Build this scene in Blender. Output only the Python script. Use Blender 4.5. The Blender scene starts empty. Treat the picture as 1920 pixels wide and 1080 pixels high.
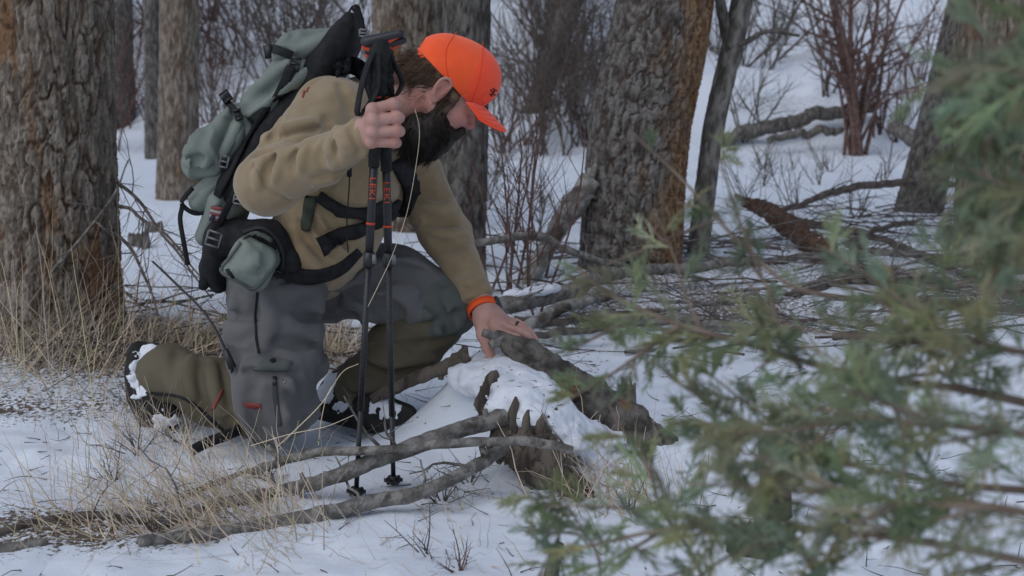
import bpy, bmesh, math, random
import numpy as np
from mathutils import Vector

R = math.radians
# ---------------------------------------------------------------- camera
PITCH, CAMH, FPX = R(10.4), 1.0, 2400.0
scene = bpy.context.scene
cam_d = bpy.data.cameras.new('camera')
cam = bpy.data.objects.new('camera', cam_d)
scene.collection.objects.link(cam)
cam.location = (0, 0, CAMH)
cam.rotation_euler = (R(90) - PITCH, 0, 0)
cam_d.sensor_width = 36.0
cam_d.lens = 36.0 * FPX / 1920.0
cam_d.clip_start = 0.05
cam_d.clip_end = 400
cam_d.dof.use_dof = True
cam_d.dof.focus_distance = 3.12
cam_d.dof.aperture_fstop = 5.0
scene.camera = cam
# ---------------------------------------------------------------- sky, sun, exposure (overcast winter afternoon in the woods)
SUN_EL, SUN_AZ = R(52), R(225)
world = bpy.data.worlds.new('World')
scene.world = world
world.use_nodes = True
wn = world.node_tree.nodes; wl = world.node_tree.links
wn.clear()
w_out = wn.new('ShaderNodeOutputWorld')
w_bg = wn.new('ShaderNodeBackground')
w_sky = wn.new('ShaderNodeTexSky')
w_sky.sky_type = 'NISHITA'
w_sky.sun_disc = False
w_sky.sun_elevation = SUN_EL
w_sky.sun_rotation = SUN_AZ
w_sky.air_density = 1.0
w_sky.dust_density = 1.2
w_hsv = wn.new('ShaderNodeHueSaturation')
w_hsv.inputs['Saturation'].default_value = 0.70
wl.new(w_sky.outputs[0], w_hsv.inputs['Color'])
wl.new(w_hsv.outputs[0], w_bg.inputs[0])
w_bg.inputs[1].default_value = 0.10
wl.new(w_bg.outputs[0], w_out.inputs[0])
sun_d = bpy.data.lights.new('sun', 'SUN')
sun_d.energy = 0.60
sun_d.angle = R(65)
sun_d.color = (0.95, 0.97, 1.0)
sun = bpy.data.objects.new('sun', sun_d)
scene.collection.objects.link(sun)
sd = Vector((math.sin(SUN_AZ) * math.cos(SUN_EL), math.cos(SUN_AZ) * math.cos(SUN_EL), math.sin(SUN_EL)))
sun.rotation_euler = sd.to_track_quat('Z', 'Y').to_euler()
sun.location = sd * 20
scene.view_settings.view_transform = 'Standard'
scene.view_settings.look = 'None'
scene.view_settings.exposure = 0.36
scene.view_settings.gamma = 1.0
scene.view_settings.use_curve_mapping = False
scene.render.engine = 'CYCLES'
scene.cycles.use_denoising = True
scene.cycles.max_bounces = 8
scene.cycles.transparent_max_bounces = 8

# ---------------------------------------------------------------- helpers
rng = np.random.default_rng(11)
random.seed(11)
COL = scene.collection
CAM = np.array([0, 0, CAMH])
FW = np.array([0, math.cos(PITCH), -math.sin(PITCH)])
UP = np.array([0, math.sin(PITCH), math.cos(PITCH)])
RT = np.array([1.0, 0, 0])

def ray(px, py):
    d = FW + RT * (px - 960) / FPX + UP * (540 - py) / FPX
    return d

def W(px, py, Y):
    d = ray(px, py)
    return CAM + d * (Y / d[1])

def WL(pts):
    return np.array([W(*p) for p in pts])

def hash3(i, j, k):
    n = (i * 374761393 + j * 668265263 + k * 2147483647 + 1013904223) & 0xffffffff
    n = ((n ^ (n >> 13)) * 1274126177) & 0xffffffff
    n = (n ^ (n >> 16)) & 0xffffffff
    return n.astype(np.float64) / 4294967295.0

def vnoise(P):
    P = np.asarray(P, float)
    I = np.floor(P).astype(np.int64)
    f = P - I
    f = f * f * (3 - 2 * f)
    x, y, z = I[..., 0], I[..., 1], I[..., 2]
    r = 0
    for dx in (0, 1):
        wx = f[..., 0] if dx else 1 - f[..., 0]
        for dy in (0, 1):
            wy = f[..., 1] if dy else 1 - f[..., 1]
            for dz in (0, 1):
                wz = f[..., 2] if dz else 1 - f[..., 2]
                r = r + wx * wy * wz * hash3(x + dx, y + dy, z + dz)
    return r * 2 - 1

def fbm(P, o=3):
    P = np.asarray(P, float)
    s, a, t = 0, 1.0, 0
    for i in range(o):
        s = s + a * vnoise(P + 17.3 * i); t += a
        P = P * 2.03; a *= 0.5
    return s / t

def sstep(a, b, x):
    t = np.clip((x - a) / (b - a), 0, 1)
    return t * t * (3 - 2 * t)

# ---- materials
def mat(name, c1, c2=None, scale=8, rough=0.85, bump=0.0, bscale=60, stretch=(1, 1, 1), sheen=0, spec=0.3,
        detail=5, lo=0.35, hi=0.65, c3=None, s3=2.0, lo3=.5, hi3=.62, metallic=0, sss=0, bdist=0.004, attr=None, cattr=None, weave=0):
    m = bpy.data.materials.new(name); m.use_nodes = True
    n, l = m.node_tree.nodes, m.node_tree.links
    b = n['Principled BSDF']
    b.inputs['Roughness'].default_value = rough
    b.inputs['Specular IOR Level'].default_value = spec
    b.inputs['Metallic'].default_value = metallic
    if sheen:
        b.inputs['Sheen Weight'].default_value = sheen
        b.inputs['Sheen Roughness'].default_value = 0.6
    if sss:
        b.inputs['Subsurface Weight'].default_value = sss
        b.inputs['Subsurface Radius'].default_value = (0.012, 0.006, 0.004)
        b.inputs['Subsurface Scale'].default_value = 0.6
    tc = n.new('ShaderNodeTexCoord'); mp = n.new('ShaderNodeMapping')
    mp.inputs['Scale'].default_value = stretch
    l.new(tc.outputs['Object'], mp.inputs['Vector'])
    def nz(sc, det=detail):
        t = n.new('ShaderNodeTexNoise'); t.inputs['Scale'].default_value = sc; t.inputs['Detail'].default_value = det
        l.new(mp.outputs[0], t.inputs['Vector']); return t
    def ramp(src, a, z):
        r = n.new('ShaderNodeMapRange'); r.interpolation_type = 'SMOOTHSTEP'
        r.inputs['From Min'].default_value = a; r.inputs['From Max'].default_value = z
        l.new(src, r.inputs['Value']); return r.outputs[0]
    def mix(fac, A, B):
        x = n.new('ShaderNodeMix'); x.data_type = 'RGBA'
        l.new(fac, x.inputs[0])
        for s, i in ((A, 6), (B, 7)):
            if isinstance(s, tuple): x.inputs[i].default_value = (*s, 1)
            else: l.new(s, x.inputs[i])
        return x.outputs[2]
    col = None
    if c2 is not None:
        col = mix(ramp(nz(scale).outputs['Fac'], lo, hi), c1, c2)
    if c3 is not None:
        col = mix(ramp(nz(s3, 3).outputs['Fac'], lo3, hi3), col if col is not None else c1, c3)
    if attr:  # (attribute, colour): where the attribute is high the inner colour shows
        a = n.new('ShaderNodeAttribute'); a.attribute_name = attr[0]
        col = mix(a.outputs['Fac'], col if col is not None else c1, attr[1])
    if cattr:
        a = n.new('ShaderNodeAttribute'); a.attribute_name = cattr
        if col is None: col = a.outputs['Color']
        else:
            x = n.new('ShaderNodeMix'); x.data_type = 'RGBA'; x.blend_type = 'MULTIPLY'; x.inputs[0].default_value = 1
            l.new(col, x.inputs[6]); l.new(a.outputs['Color'], x.inputs[7]); col = x.outputs[2]
    if col is None: b.inputs['Base Color'].default_value = (*c1, 1)
    else: l.new(col, b.inputs['Base Color'])
    if bump:
        bn = n.new('ShaderNodeBump'); bn.inputs['Strength'].default_value = bump; bn.inputs['Distance'].default_value = bdist
        l.new(nz(bscale, 6).outputs['Fac'], bn.inputs['Height']); last = bn
        if weave:
            bw = n.new('ShaderNodeBump'); bw.inputs['Strength'].default_value = 0.3; bw.inputs['Distance'].default_value = 0.001
            l.new(nz(weave, 2).outputs['Fac'], bw.inputs['Height']); l.new(bn.outputs[0], bw.inputs['Normal']); last = bw
        l.new(last.outputs[0], b.inputs['Normal'])
    return m

# ---- meshes
def mesh_np(name, V, quads=None, tris=None, smooth=True, attrs=None, mats=None, midx=None):
    me = bpy.data.meshes.new(name)
    V = np.ascontiguousarray(V, np.float32)
    q = np.zeros((0, 4), np.int32) if quads is None or len(quads) == 0 else np.asarray(quads, np.int32)
    t = np.zeros((0, 3), np.int32) if tris is None or len(tris) == 0 else np.asarray(tris, np.int32)
    me.vertices.add(len(V)); me.vertices.foreach_set('co', V.ravel())
    loops = np.concatenate([q.ravel(), t.ravel()])
    me.loops.add(len(loops)); me.loops.foreach_set('vertex_index', loops)
    st = np.concatenate([np.arange(len(q)) * 4, len(q) * 4 + np.arange(len(t)) * 3]).astype(np.int32)
    me.polygons.add(len(st)); me.polygons.foreach_set('loop_start', st)
    if smooth: me.polygons.foreach_set('use_smooth', np.ones(len(st), bool))
    if midx is not None: me.polygons.foreach_set('material_index', np.asarray(midx, np.int32))
    me.update(calc_edges=True)
    if attrs:
        for k, a in attrs.items():
            a = np.asarray(a, np.float32)
            if a.ndim == 1:
                at = me.attributes.new(k, 'FLOAT', 'POINT'); at.data.foreach_set('value', a)
            else:
                at = me.attributes.new(k, 'FLOAT_COLOR', 'POINT')
                if a.shape[1] == 3: a = np.concatenate([a, np.ones((len(a), 1), np.float32)], 1)
                at.data.foreach_set('color', a.ravel())
    for m in (mats or []): me.materials.append(m)
    return me

class Acc:
    """collects pieces of one mesh"""
    def __init__(s): s.V = []; s.Q = []; s.T = []; s.n = 0; s.A = []
    def add(s, V, Q=None, T=None, a=None):
        V = np.asarray(V, float)
        if Q is not None and len(Q): s.Q.append(np.asarray(Q) + s.n)
        if T is not None and len(T): s.T.append(np.asarray(T) + s.n)
        s.V.append(V); s.n += len(V)
        if a is not None: s.A.append(np.broadcast_to(np.asarray(a, float), (len(V), 3)))
        return s
    def tube(s, pts, rad, n=6, cap=True, a=None, flat=None):
        V, Q, T = tube(pts, rad, n, cap, flat); return s.add(V, Q, T, a)
    def box(s, M, size):
        sx, sy, sz = np.asarray(size) / 2
        c = np.array([[i, j, k] for i in (-sx, sx) for j in (-sy, sy) for k in (-sz, sz)])
        M = np.asarray(M)
        V = c @ M[:3, :3].T + M[:3, 3]
        return s.add(V, [[0, 1, 3, 2], [4, 6, 7, 5], [0, 4, 5, 1], [2, 3, 7, 6], [0, 2, 6, 4], [1, 5, 7, 3]])
    def arrays(s):
        return (np.concatenate(s.V), np.concatenate(s.Q) if s.Q else None, np.concatenate(s.T) if s.T else None)
    def obj(s, name, m, parent=None, smooth=True, at=None, **k):
        V, Q, T = s.arrays()
        at_ = {'col': np.concatenate(s.A)} if s.A else None
        return obj(name, V, Q, T, m, parent, smooth, at, attrs=at_, **k)

def frames(pts):
    pts = np.asarray(pts, float)
    t = np.gradient(pts, axis=0) if len(pts) > 2 else np.repeat((pts[-1:] - pts[:1]), len(pts), 0)
    t /= np.linalg.norm(t, axis=1, keepdims=True) + 1e-9
    ref = np.array([0, 0, 1.0]) if abs(t[0][2]) < .9 else np.array([1.0, 0, 0])
    N = np.zeros_like(pts); n = np.cross(ref, t[0]); n /= np.linalg.norm(n)
    for i in range(len(pts)):
        n = n - t[i] * (n @ t[i]); n /= np.linalg.norm(n) + 1e-9; N[i] = n
    return t, N, np.cross(t, N)

def tube(pts, rad, n=6, cap=True, flat=None):
    pts = np.asarray(pts, float); m = len(pts)
    rad = np.broadcast_to(np.asarray(rad, float), (m,))
    t, N, B = frames(pts)
    a = np.arange(n) * 2 * math.pi / n
    ring = N[:, None] * np.cos(a)[None, :, None] + B[:, None] * np.sin(a)[None, :, None] * (flat or 1)
    V = (pts[:, None] + ring * rad[:, None, None]).reshape(-1, 3)
    i = np.arange(m - 1)[:, None] * n; j = np.arange(n)[None]
    k = (j + 1) % n
    Q = np.stack([i + j, i + k, i + n + k, i + n + j], -1).reshape(-1, 4)
    T = None
    if cap:
        V = np.concatenate([V, pts[:1], pts[-1:]])
        j = np.arange(n); k = (j + 1) % n
        T = np.concatenate([np.stack([k, j, np.full(n, m * n)], 1), np.stack([(m - 1) * n + j, (m - 1) * n + k, np.full(n, m * n + 1)], 1)])
    return V, Q, T

def curve(pts, n):
    """Catmull-Rom through the points"""
    P = np.asarray(pts, float)
    if len(P) == 2: return P[0] + (P[1] - P[0]) * np.linspace(0, 1, n)[:, None]
    P = np.concatenate([2 * P[:1] - P[1:2], P, 2 * P[-1:] - P[-2:-1]])
    s = np.linspace(0, len(P) - 3 - 1e-6, n); i = s.astype(int); f = (s - i)[:, None]
    a, b, c, d = P[i], P[i + 1], P[i + 2], P[i + 3]
    return .5 * (2 * b + (c - a) * f + (2 * a - 5 * b + 4 * c - d) * f ** 2 + (3 * b - a - 3 * c + d) * f ** 3)

def obj(name, V, Q=None, T=None, m=None, parent=None, smooth=True, at=None, attrs=None, midx=None):
    V = np.asarray(V, float)
    base = np.zeros(3)
    if parent is not None: base = np.array(parent['_o'])
    if at is not None:
        loc = np.asarray(at, float)
    else: loc = base
    ms = m if isinstance(m, (list, tuple)) else [m]
    me = mesh_np(name, V - loc, Q, T, smooth, attrs, ms, midx)
    o = bpy.data.objects.new(name, me); COL.objects.link(o)
    o['_o'] = [float(x) for x in loc]
    if parent is not None:
        o.parent = parent; o.location = loc - base
    else: o.location = loc
    return o

def tag(o, label, cat, group=None):
    o['label'] = label; o['category'] = cat
    if group: o['group'] = group
    return o

def thing(name, loc, label, cat, group=None):
    o = bpy.data.objects.new(name, None); COL.objects.link(o)
    o.empty_display_size = 0.1
    o.location = loc; o['_o'] = [float(x) for x in loc]
    return tag(o, label, cat, group)

def wobble(pts, amp, freq=6, seed=0):
    pts = np.asarray(pts, float)
    q = pts * freq + seed * 7.7
    return pts + amp * np.stack([vnoise(q), vnoise(q + 31.1), vnoise(q + 57.9)], -1)

def bark_tube(pts, rad, n=14, amp=0.12, freq=40, seed=0, ridge=0.07):
    """a stick with uneven bark"""
    V, Q, T = tube(pts, rad, n, True)
    m = len(pts)
    C = np.repeat(np.asarray(pts, float), n, 0)
    d = V[:m * n] - C
    q = V[:m * n] * freq + seed * 5.1
    k = 1 + amp * fbm(q, 2) + amp * .8 * vnoise(V[:m * n] * 9 + seed)
    A = np.tile(np.arange(n) * 2 * math.pi / n, m); S = np.repeat(np.concatenate([[0], np.cumsum(np.linalg.norm(np.diff(pts, axis=0), axis=1))]), n)
    k = k + ridge * fbm(np.stack([np.cos(A) * 3.2, np.sin(A) * 3.2, S * 14 + seed], -1), 3)
    V[:m * n] = C + d * k[:, None]
    return V, Q, T

def branchy(acc, p0, d, L, r0, level, kids=5, wob=.25, up=0.1, sides=5, seg=8, r=rng, spread=.9, kshrink=.5, tmin=.25, a=None):
    """a bare branch with side twigs, recursively"""
    d = np.asarray(d, float) / np.linalg.norm(d)
    pts = [np.asarray(p0, float)]; c = d.copy()
    for i in range(seg):
        c = c + r.normal(0, wob, 3) * .5 + np.array([0, 0, up]) * .3; c /= np.linalg.norm(c)
        pts.append(pts[-1] + c * L / seg)
    pts = np.array(pts)
    rad = np.linspace(r0, r0 * .35, len(pts))
    acc.tube(pts, rad, sides if level > 0 else max(3, sides - 1), False, a=a)
    if level <= 0: return
    for k in range(kids):
        t = r.uniform(tmin, .98); i = min(int(t * seg), seg - 1)
        q = pts[i] + (pts[i + 1] - pts[i]) * (t * seg - i)
        ax = pts[i + 1] - pts[i]; ax /= np.linalg.norm(ax)
        side = r.normal(0, 1, 3); side -= ax * (side @ ax); side /= np.linalg.norm(side) + 1e-9
        dd = ax * r.uniform(.4, .9) + side * spread * r.uniform(.5, 1)
        branchy(acc, q, dd, L * kshrink * r.uniform(.5, 1.1), np.interp(t, [0, 1], [r0, r0 * .35]) * .6, level - 1,
                max(2, int(kids * .7)), wob, up, sides - 1 if sides > 3 else 3, max(3, seg - 2), r, spread, kshrink, tmin, a)

# ---- implicit surfaces (clothes, body, bags) meshed by surface nets
def smin(a, b, k):
    if k <= 0: return np.minimum(a, b)
    h = np.maximum(k - np.abs(a - b), 0) / k
    return np.minimum(a, b) - h * h * k * .25

FOLD = 1.6
def crease(P, A, f, seed=0):
    """sharp wrinkles of cloth"""
    w = P + .02 * np.stack([vnoise(P * 9 + seed), vnoise(P * 9 + seed + 4), vnoise(P * 9 + seed + 8)], -1)
    r = 1 - np.abs(fbm(w * np.asarray(f) + seed, 2)) * 1.6
    return -A * np.clip(r, 0, 1) ** 5 * np.clip(.45 + 1.4 * vnoise(P * 5 + seed + 3), 0, 1)
class SDF:
    def __init__(s): s.p = []; s.disp = None
    def _add(s, f, c, br, k, op):
        s.p.append((f, np.asarray(c, float), float(br), k, op)); return s
    def cone(s, a, b, r1, r2, k=.03, op='u', flat=None, fs=1.0):
        a, b = np.asarray(a, float), np.asarray(b, float); ba = b - a; L2 = ba @ ba + 1e-12
        n = None
        if flat is not None:
            n = np.asarray(flat, float); n = n / np.linalg.norm(n)
        def f(P):
            pa = P - a
            h = np.clip((pa @ ba) / L2, 0, 1)
            v = pa - h[:, None] * ba
            r = r1 + (r2 - r1) * h
            if n is not None:
                v = v + (v @ n)[:, None] * n * (1 / fs - 1)
                return (np.linalg.norm(v, axis=1) - r) * min(fs, 1)
            return np.linalg.norm(v, axis=1) - r
        return s._add(f, (a + b) / 2, math.sqrt(L2) / 2 + max(r1, r2) * max(1, fs), k, op)
    def poly(s, pts, r, k=.01, op='u'):
        pts = np.asarray(pts, float); r = np.broadcast_to(np.asarray(r, float), (len(pts),))
        def f(P):
            d = None
            for i in range(len(pts) - 1):
                a, ba = pts[i], pts[i + 1] - pts[i]
                h = np.clip(((P - a) @ ba) / (ba @ ba + 1e-12), 0, 1)
                v = np.linalg.norm(P - a - h[:, None] * ba, axis=1) - (r[i] + (r[i + 1] - r[i]) * h)
                d = v if d is None else np.minimum(d, v)
            return d
        c = (pts.min(0) + pts.max(0)) / 2
        return s._add(f, c, np.linalg.norm(pts - c, axis=1).max() + r.max(), k, op)
    def ell(s, c, rad, M=None, k=.03, op='u'):
        c = np.asarray(c, float); rad = np.asarray(rad, float); M = np.eye(3) if M is None else np.asarray(M, float)
        def f(P):
            q = (P - c) @ M   # columns of M are the local axes
            k0 = np.linalg.norm(q / rad, axis=1); k1 = np.linalg.norm(q / rad ** 2, axis=1)
            return k0 * (k0 - 1) / (k1 + 1e-9)
        return s._add(f, c, rad.max(), k, op)
    def box(s, c, half, M=None, rnd=.02, k=.02, op='u', taper=None):
        c = np.asarray(c, float); half = np.asarray(half, float); M = np.eye(3) if M is None else np.asarray(M, float)
        def f(P):
            q = (P - c) @ M
            h = half
            if taper is not None:  # scale of the x,y half size towards +z
                t = np.clip((q[:, 2] / half[2] + 1) / 2, 0, 1)[:, None]
                h = np.concatenate([half[:2] * (1 + (taper - 1) * t), np.full((len(q), 1), half[2])], 1)
            d = np.abs(q) - h + rnd
            return np.linalg.norm(np.maximum(d, 0), axis=1) + np.minimum(d.max(1), 0) - rnd
        return s._add(f, c, np.linalg.norm(half) * max(1, taper or 1), k, op)
    def plane(s, c, n, k=.0, op='i'):
        c = np.asarray(c, float); n = np.asarray(n, float); n = n / np.linalg.norm(n)
        return s._add(lambda P: (P - c) @ n, c, 1e9, k, op)
    def sub(s, other, k=.0, c=None, br=1e9):
        return s._add(lambda P: other(P), c if c is not None else np.zeros(3), br, k, 's')
    def __call__(s, P, c=None, R_=None):
        d = np.full(len(P), .5 if R_ is None else 3 * R_ + .05)
        if c is None: L = s.p
        else:
            if getattr(s, '_n', -1) != len(s.p):
                s._n = len(s.p); s._c = np.array([p[1] for p in s.p]); s._b = np.array([p[2] + max(p[3], .006) + .012 for p in s.p])
            L = [s.p[i] for i in np.nonzero(np.linalg.norm(s._c - c, axis=1) - s._b < R_)[0]]
        for f, pc, br, k, op in L:
            v = f(P)
            if op == 'u': d = smin(d, v, k)
            elif op == 's': d = -smin(-d, v, k)
            else: d = -smin(-d, -v, k)
        if s.disp is not None: d = d + s.disp(P)
        return d
    def normal(s, P, e=.002):
        g = np.stack([s(P + np.eye(3)[i] * e) - s(P - np.eye(3)[i] * e) for i in range(3)], 1)
        return g / (np.linalg.norm(g, axis=1, keepdims=True) + 1e-9)
    def trace(s, px, t0=2.45, t1=4.3, steps=60):
        """points where the camera rays of the pixels meet the surface; on a miss the nearest approach, with its gap"""
        D = np.array([ray(*p) for p in px]); D /= np.linalg.norm(D, axis=1, keepdims=True)
        t = np.full(len(D), t0); best = np.full(len(D), 9.0); bt = t.copy()
        act = np.arange(len(D))
        for _ in range(steps):
            v = s(CAM + D[act] * t[act][:, None])
            u = v < best[act]; best[act[u]] = v[u]; bt[act[u]] = t[act[u]]
            t[act] = np.minimum(t[act] + np.clip(v, -.05, .2) * .85, t1)
            act = act[(np.abs(v) > 4e-4) & (t[act] < t1)]
            if len(act) == 0: break
        miss = t >= t1 - 1e-3
        t = np.where(miss, bt, t)
        return CAM + D * t[:, None], np.where(miss, best, 0)
    def onsurf(s, px):
        return s.trace(px)[0]
    def stroke(s, px, r=.008, depth=.5, k=.012, op='u', n=12):
        """a fold (op u) or a crease (op s) along a line"""
        q = curve(np.array(px, float), n)
        P, gap = s.trace(q)
        ok = gap < .008
        jump = np.linalg.norm(np.diff(P, axis=0), axis=1)
        runs, cur = [], []
        for i in range(n):
            if not ok[i] or (cur and jump[i - 1] > .035):
                runs.append(cur); cur = []
            if ok[i]: cur.append(i)
        runs.append(cur); run = max(runs, key=len)
        if len(run) < 3: return s
        P = P[run]; N = s.normal(P, .006)
        sg = -1 if op == 'u' else 1
        r = r * FOLD
        rr = r * np.sin(np.linspace(.25, math.pi - .25, len(run))) ** .5
        s.pend = getattr(s, 'pend', []); s.pend.append((P + N * sg * rr[:, None] * depth, rr, k, op)); return s
    def flush(s):
        for P, rr, k, op in getattr(s, 'pend', []): s.poly(P, rr, k, op)
        s.pend = []; return s
    def mesh(s, lo, hi, res, B=12):
        lo = np.asarray(lo, float); hi = np.asarray(hi, float)
        nb = np.ceil((hi - lo) / (res * B)).astype(int)
        N = nb * B + 1
        G = np.ones(N, np.float32)
        bs = res * B
        ii = np.stack(np.meshgrid(*[np.arange(n) for n in nb], indexing='ij'), -1).reshape(-1, 3)
        C = lo + (ii + .5) * bs
        dc = s(C)
        rad = bs * math.sqrt(3) / 2
        g = np.arange(B + 1) * res
        L = np.stack(np.meshgrid(g, g, g, indexing='ij'), -1).reshape(-1, 3)
        for b in np.nonzero(dc < -(rad * 1.12 + .012))[0]:
            i, j, k = ii[b] * B; G[i:i + B + 1, j:j + B + 1, k:k + B + 1] = -1
        for b in np.nonzero(np.abs(dc) <= rad * 1.12 + .012)[0]:
            i, j, k = ii[b] * B
            v = s(lo + ii[b] * bs + L, C[b], rad)
            G[i:i + B + 1, j:j + B + 1, k:k + B + 1] = v.reshape(B + 1, B + 1, B + 1)
        neg = G < 0
        cnt = np.zeros(N - 1, np.int8)
        for a in (0, 1):
            for b in (0, 1):
                for c in (0, 1):
                    cnt += neg[a:N[0] - 1 + a, b:N[1] - 1 + b, c:N[2] - 1 + c]
        act = (cnt > 0) & (cnt < 8)
        idx = np.stack(np.nonzero(act), 1)
        num = np.full(N - 1, -1, np.int32); num[act] = np.arange(len(idx))
        S = np.zeros((len(idx), 3)); W_ = np.zeros(len(idx))
        cor = [(a, b, c) for a in (0, 1) for b in (0, 1) for c in (0, 1)]
        val = {c: G[idx[:, 0] + c[0], idx[:, 1] + c[1], idx[:, 2] + c[2]].astype(float) for c in cor}
        for c in cor:
            for ax in range(3):
                if c[ax]: continue
                e = list(c); e[ax] = 1; e = tuple(e)
                a, b = val[c], val[e]
                x = (a < 0) != (b < 0)
                t = np.where(x, a / np.where(x, a - b, 1), 0)
                p = np.tile(np.array(c, float), (len(idx), 1)); p[:, ax] += t
                S[x] += p[x]; W_ += x
        V = lo + (idx + S / W_[:, None]) * res
        Q = []
        for ax in range(3):
            sl0 = [slice(None)] * 3; sl1 = [slice(None)] * 3
            sl0[ax] = slice(0, -1); sl1[ax] = slice(1, None)
            a, b = neg[tuple(sl0)], neg[tuple(sl1)]
            e = np.stack(np.nonzero(a != b), 1)
            u, v = (ax + 1) % 3, (ax + 2) % 3
            e = e[(e[:, u] > 0) & (e[:, v] > 0) & (e[:, u] < N[u] - 1) & (e[:, v] < N[v] - 1)]
            du = np.zeros(3, int); du[u] = 1; dv = np.zeros(3, int); dv[v] = 1
            c = [e - du - dv, e - dv, e, e - du]
            q = np.stack([num[x[:, 0], x[:, 1], x[:, 2]] for x in c], 1)
            fl = neg[e[:, 0], e[:, 1], e[:, 2]]
            q[~fl] = q[~fl][:, ::-1]
            Q.append(q)
        Q = np.concatenate(Q); Q = Q[(Q >= 0).all(1)]
        return V, Q
    def bounds(s):
        lo = np.min([c - b for f, c, b, k, o in s.p if b < 1e8 and o == 'u'], 0) - .02
        hi = np.max([c + b for f, c, b, k, o in s.p if b < 1e8 and o == 'u'], 0) + .02
        return lo, hi
# ================================================================ setting: snow ground rising to a hillside
def T(x, y):
    x = np.asarray(x, float); y = np.asarray(y, float)
    P = np.stack([x, y, x * 0], -1)
    z = .035 * fbm(P * .9, 2) + .016 * fbm(P * 3.1 + 5, 3)
    z = z * np.clip((y - .5) / 2, .3, 1) + np.clip(y - 6, 0, 7) * .012 * fbm(P * .5 + 3, 2)
    hill = np.maximum(y - 13.2 - .8 * vnoise(P * .35 + 9) - .04 * x, 0)
    z = z + np.where(hill < 1.2, .20 * hill * hill, .20 * 1.44 + .5 * (hill - 1.2)) + .22 * fbm(P * .8, 3) * np.clip(hill, 0, 1.5)
    near = np.clip((9 - y) / 5, 0, 1)
    crust = fbm(P * 9 + 2, 3); pit = np.clip(fbm(P * 16 + 8, 2) - .25, 0, 1)
    z = z + near * (.012 * crust + .010 * np.clip(crust - .1, 0, 1) - .020 * pit)
    # bank of snow round the rotten stump
    def g(cx, cy, a, sx, sy): return a * np.exp(-((x - cx) / sx) ** 2 - ((y - cy) / sy) ** 2)
    z = z + g(-.05, 3.36, .17, .20, .17) + g(.13, 3.26, .13, .20, .17) + g(-.20, 3.38, .03, .2, .15) + g(.42, 3.2, .04, .25, .2) + g(.30, 2.6, -.02, .3, .2)
    # trodden hollow below the kneeling leg and foot
    z = z + g(-.62, 3.2, -.015, .12, .1) + g(-.36, 3.40, -.05, .20, .12)
    z = z + g(-1.7, 4.6, .06, .6, .5) + g(.5, 6.2, .05, .9, .6)
    return z

def TG(px, py, up=0.0):
    """ground point under a pixel"""
    d = ray(px, py); t = np.linspace(1.5, 60, 4000)
    P = CAM + d * t[:, None]
    h = P[:, 2] - T(P[:, 0], P[:, 1]) - up
    i = int(np.argmax(h < 0)) if (h < 0).any() else len(t) - 1
    if i > 0:
        f = h[i - 1] / (h[i - 1] - h[i] + 1e-12); return P[i - 1] + (P[i] - P[i - 1]) * f
    return P[i]

M_snow = mat('snow', (.78, .82, .88), (.71, .76, .83), 3.0, .65, .35, 28, lo=.3, hi=.75, spec=.25, bdist=.010,
             c3=None)
# needle litter and specks lying in the snow
def snow_litter(m):
    n, l = m.node_tree.nodes, m.node_tree.links
    b = n['Principled BSDF']; src = b.inputs['Base Color'].links[0].from_socket
    tc = n.new('ShaderNodeTexCoord')
    a = n.new('ShaderNodeAttribute'); a.attribute_name = 'litter'
    t1 = n.new('ShaderNodeTexNoise'); t1.inputs['Scale'].default_value = 70; t1.inputs['Detail'].default_value = 4; t1.inputs['Roughness'].default_value = .7
    l.new(tc.outputs['Object'], t1.inputs['Vector'])
    ad = n.new('ShaderNodeMath'); ad.operation = 'MULTIPLY_ADD'; ad.inputs[1].default_value = .55
    l.new(a.outputs['Fac'], ad.inputs[0]); l.new(t1.outputs['Fac'], ad.inputs[2])
    mr = n.new('ShaderNodeMapRange'); mr.inputs['From Min'].default_value = .78; mr.inputs['From Max'].default_value = .86
    l.new(ad.outputs[0], mr.inputs['Value'])
    t2 = n.new('ShaderNodeTexNoise'); t2.inputs['Scale'].default_value = 30
    l.new(tc.outputs['Object'], t2.inputs['Vector'])
    cr = n.new('ShaderNodeMix'); cr.data_type = 'RGBA'; l.new(t2.outputs['Fac'], cr.inputs[0])
    cr.inputs[6].default_value = (.05, .035, .022, 1); cr.inputs[7].default_value = (.17, .12, .075, 1)
    mx = n.new('ShaderNodeMix'); mx.data_type = 'RGBA'
    l.new(mr.outputs[0], mx.inputs[0]); l.new(src, mx.inputs[6]); l.new(cr.outputs[2], mx.inputs[7])
    l.new(mx.outputs[2], b.inputs['Base Color'])
snow_litter(M_snow)

def litter_amount(x, y):
    P = np.stack([x, y, x * 0], -1)
    n = fbm(P * 1.3 + 4, 3)
    def g(cx, cy, a, sx, sy): return a * np.exp(-((x - cx) / sx) ** 2 - ((y - cy) / sy) ** 2)
    L = g(-1.7, 4.3, 1.0, .8, .45) + g(-.9, 4.2, .8, .5, .4) + g(-1.35, 3.55, .55, .5, .25) + g(-1.0, 2.62, .75, .5, .16) + g(.8, 5.3, .8, 1.2, .7) + g(2.0, 5.3, .7, .9, .9) + g(.6, 6.1, .6, .5, .4) + g(-.55, 4.6, .5, .6, .5)
    far = sstep(9, 15, y) * .45
    return np.clip(L * (.7 + .9 * n) + far * (n > .05) + .12 * n, 0, 1.2)

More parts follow.
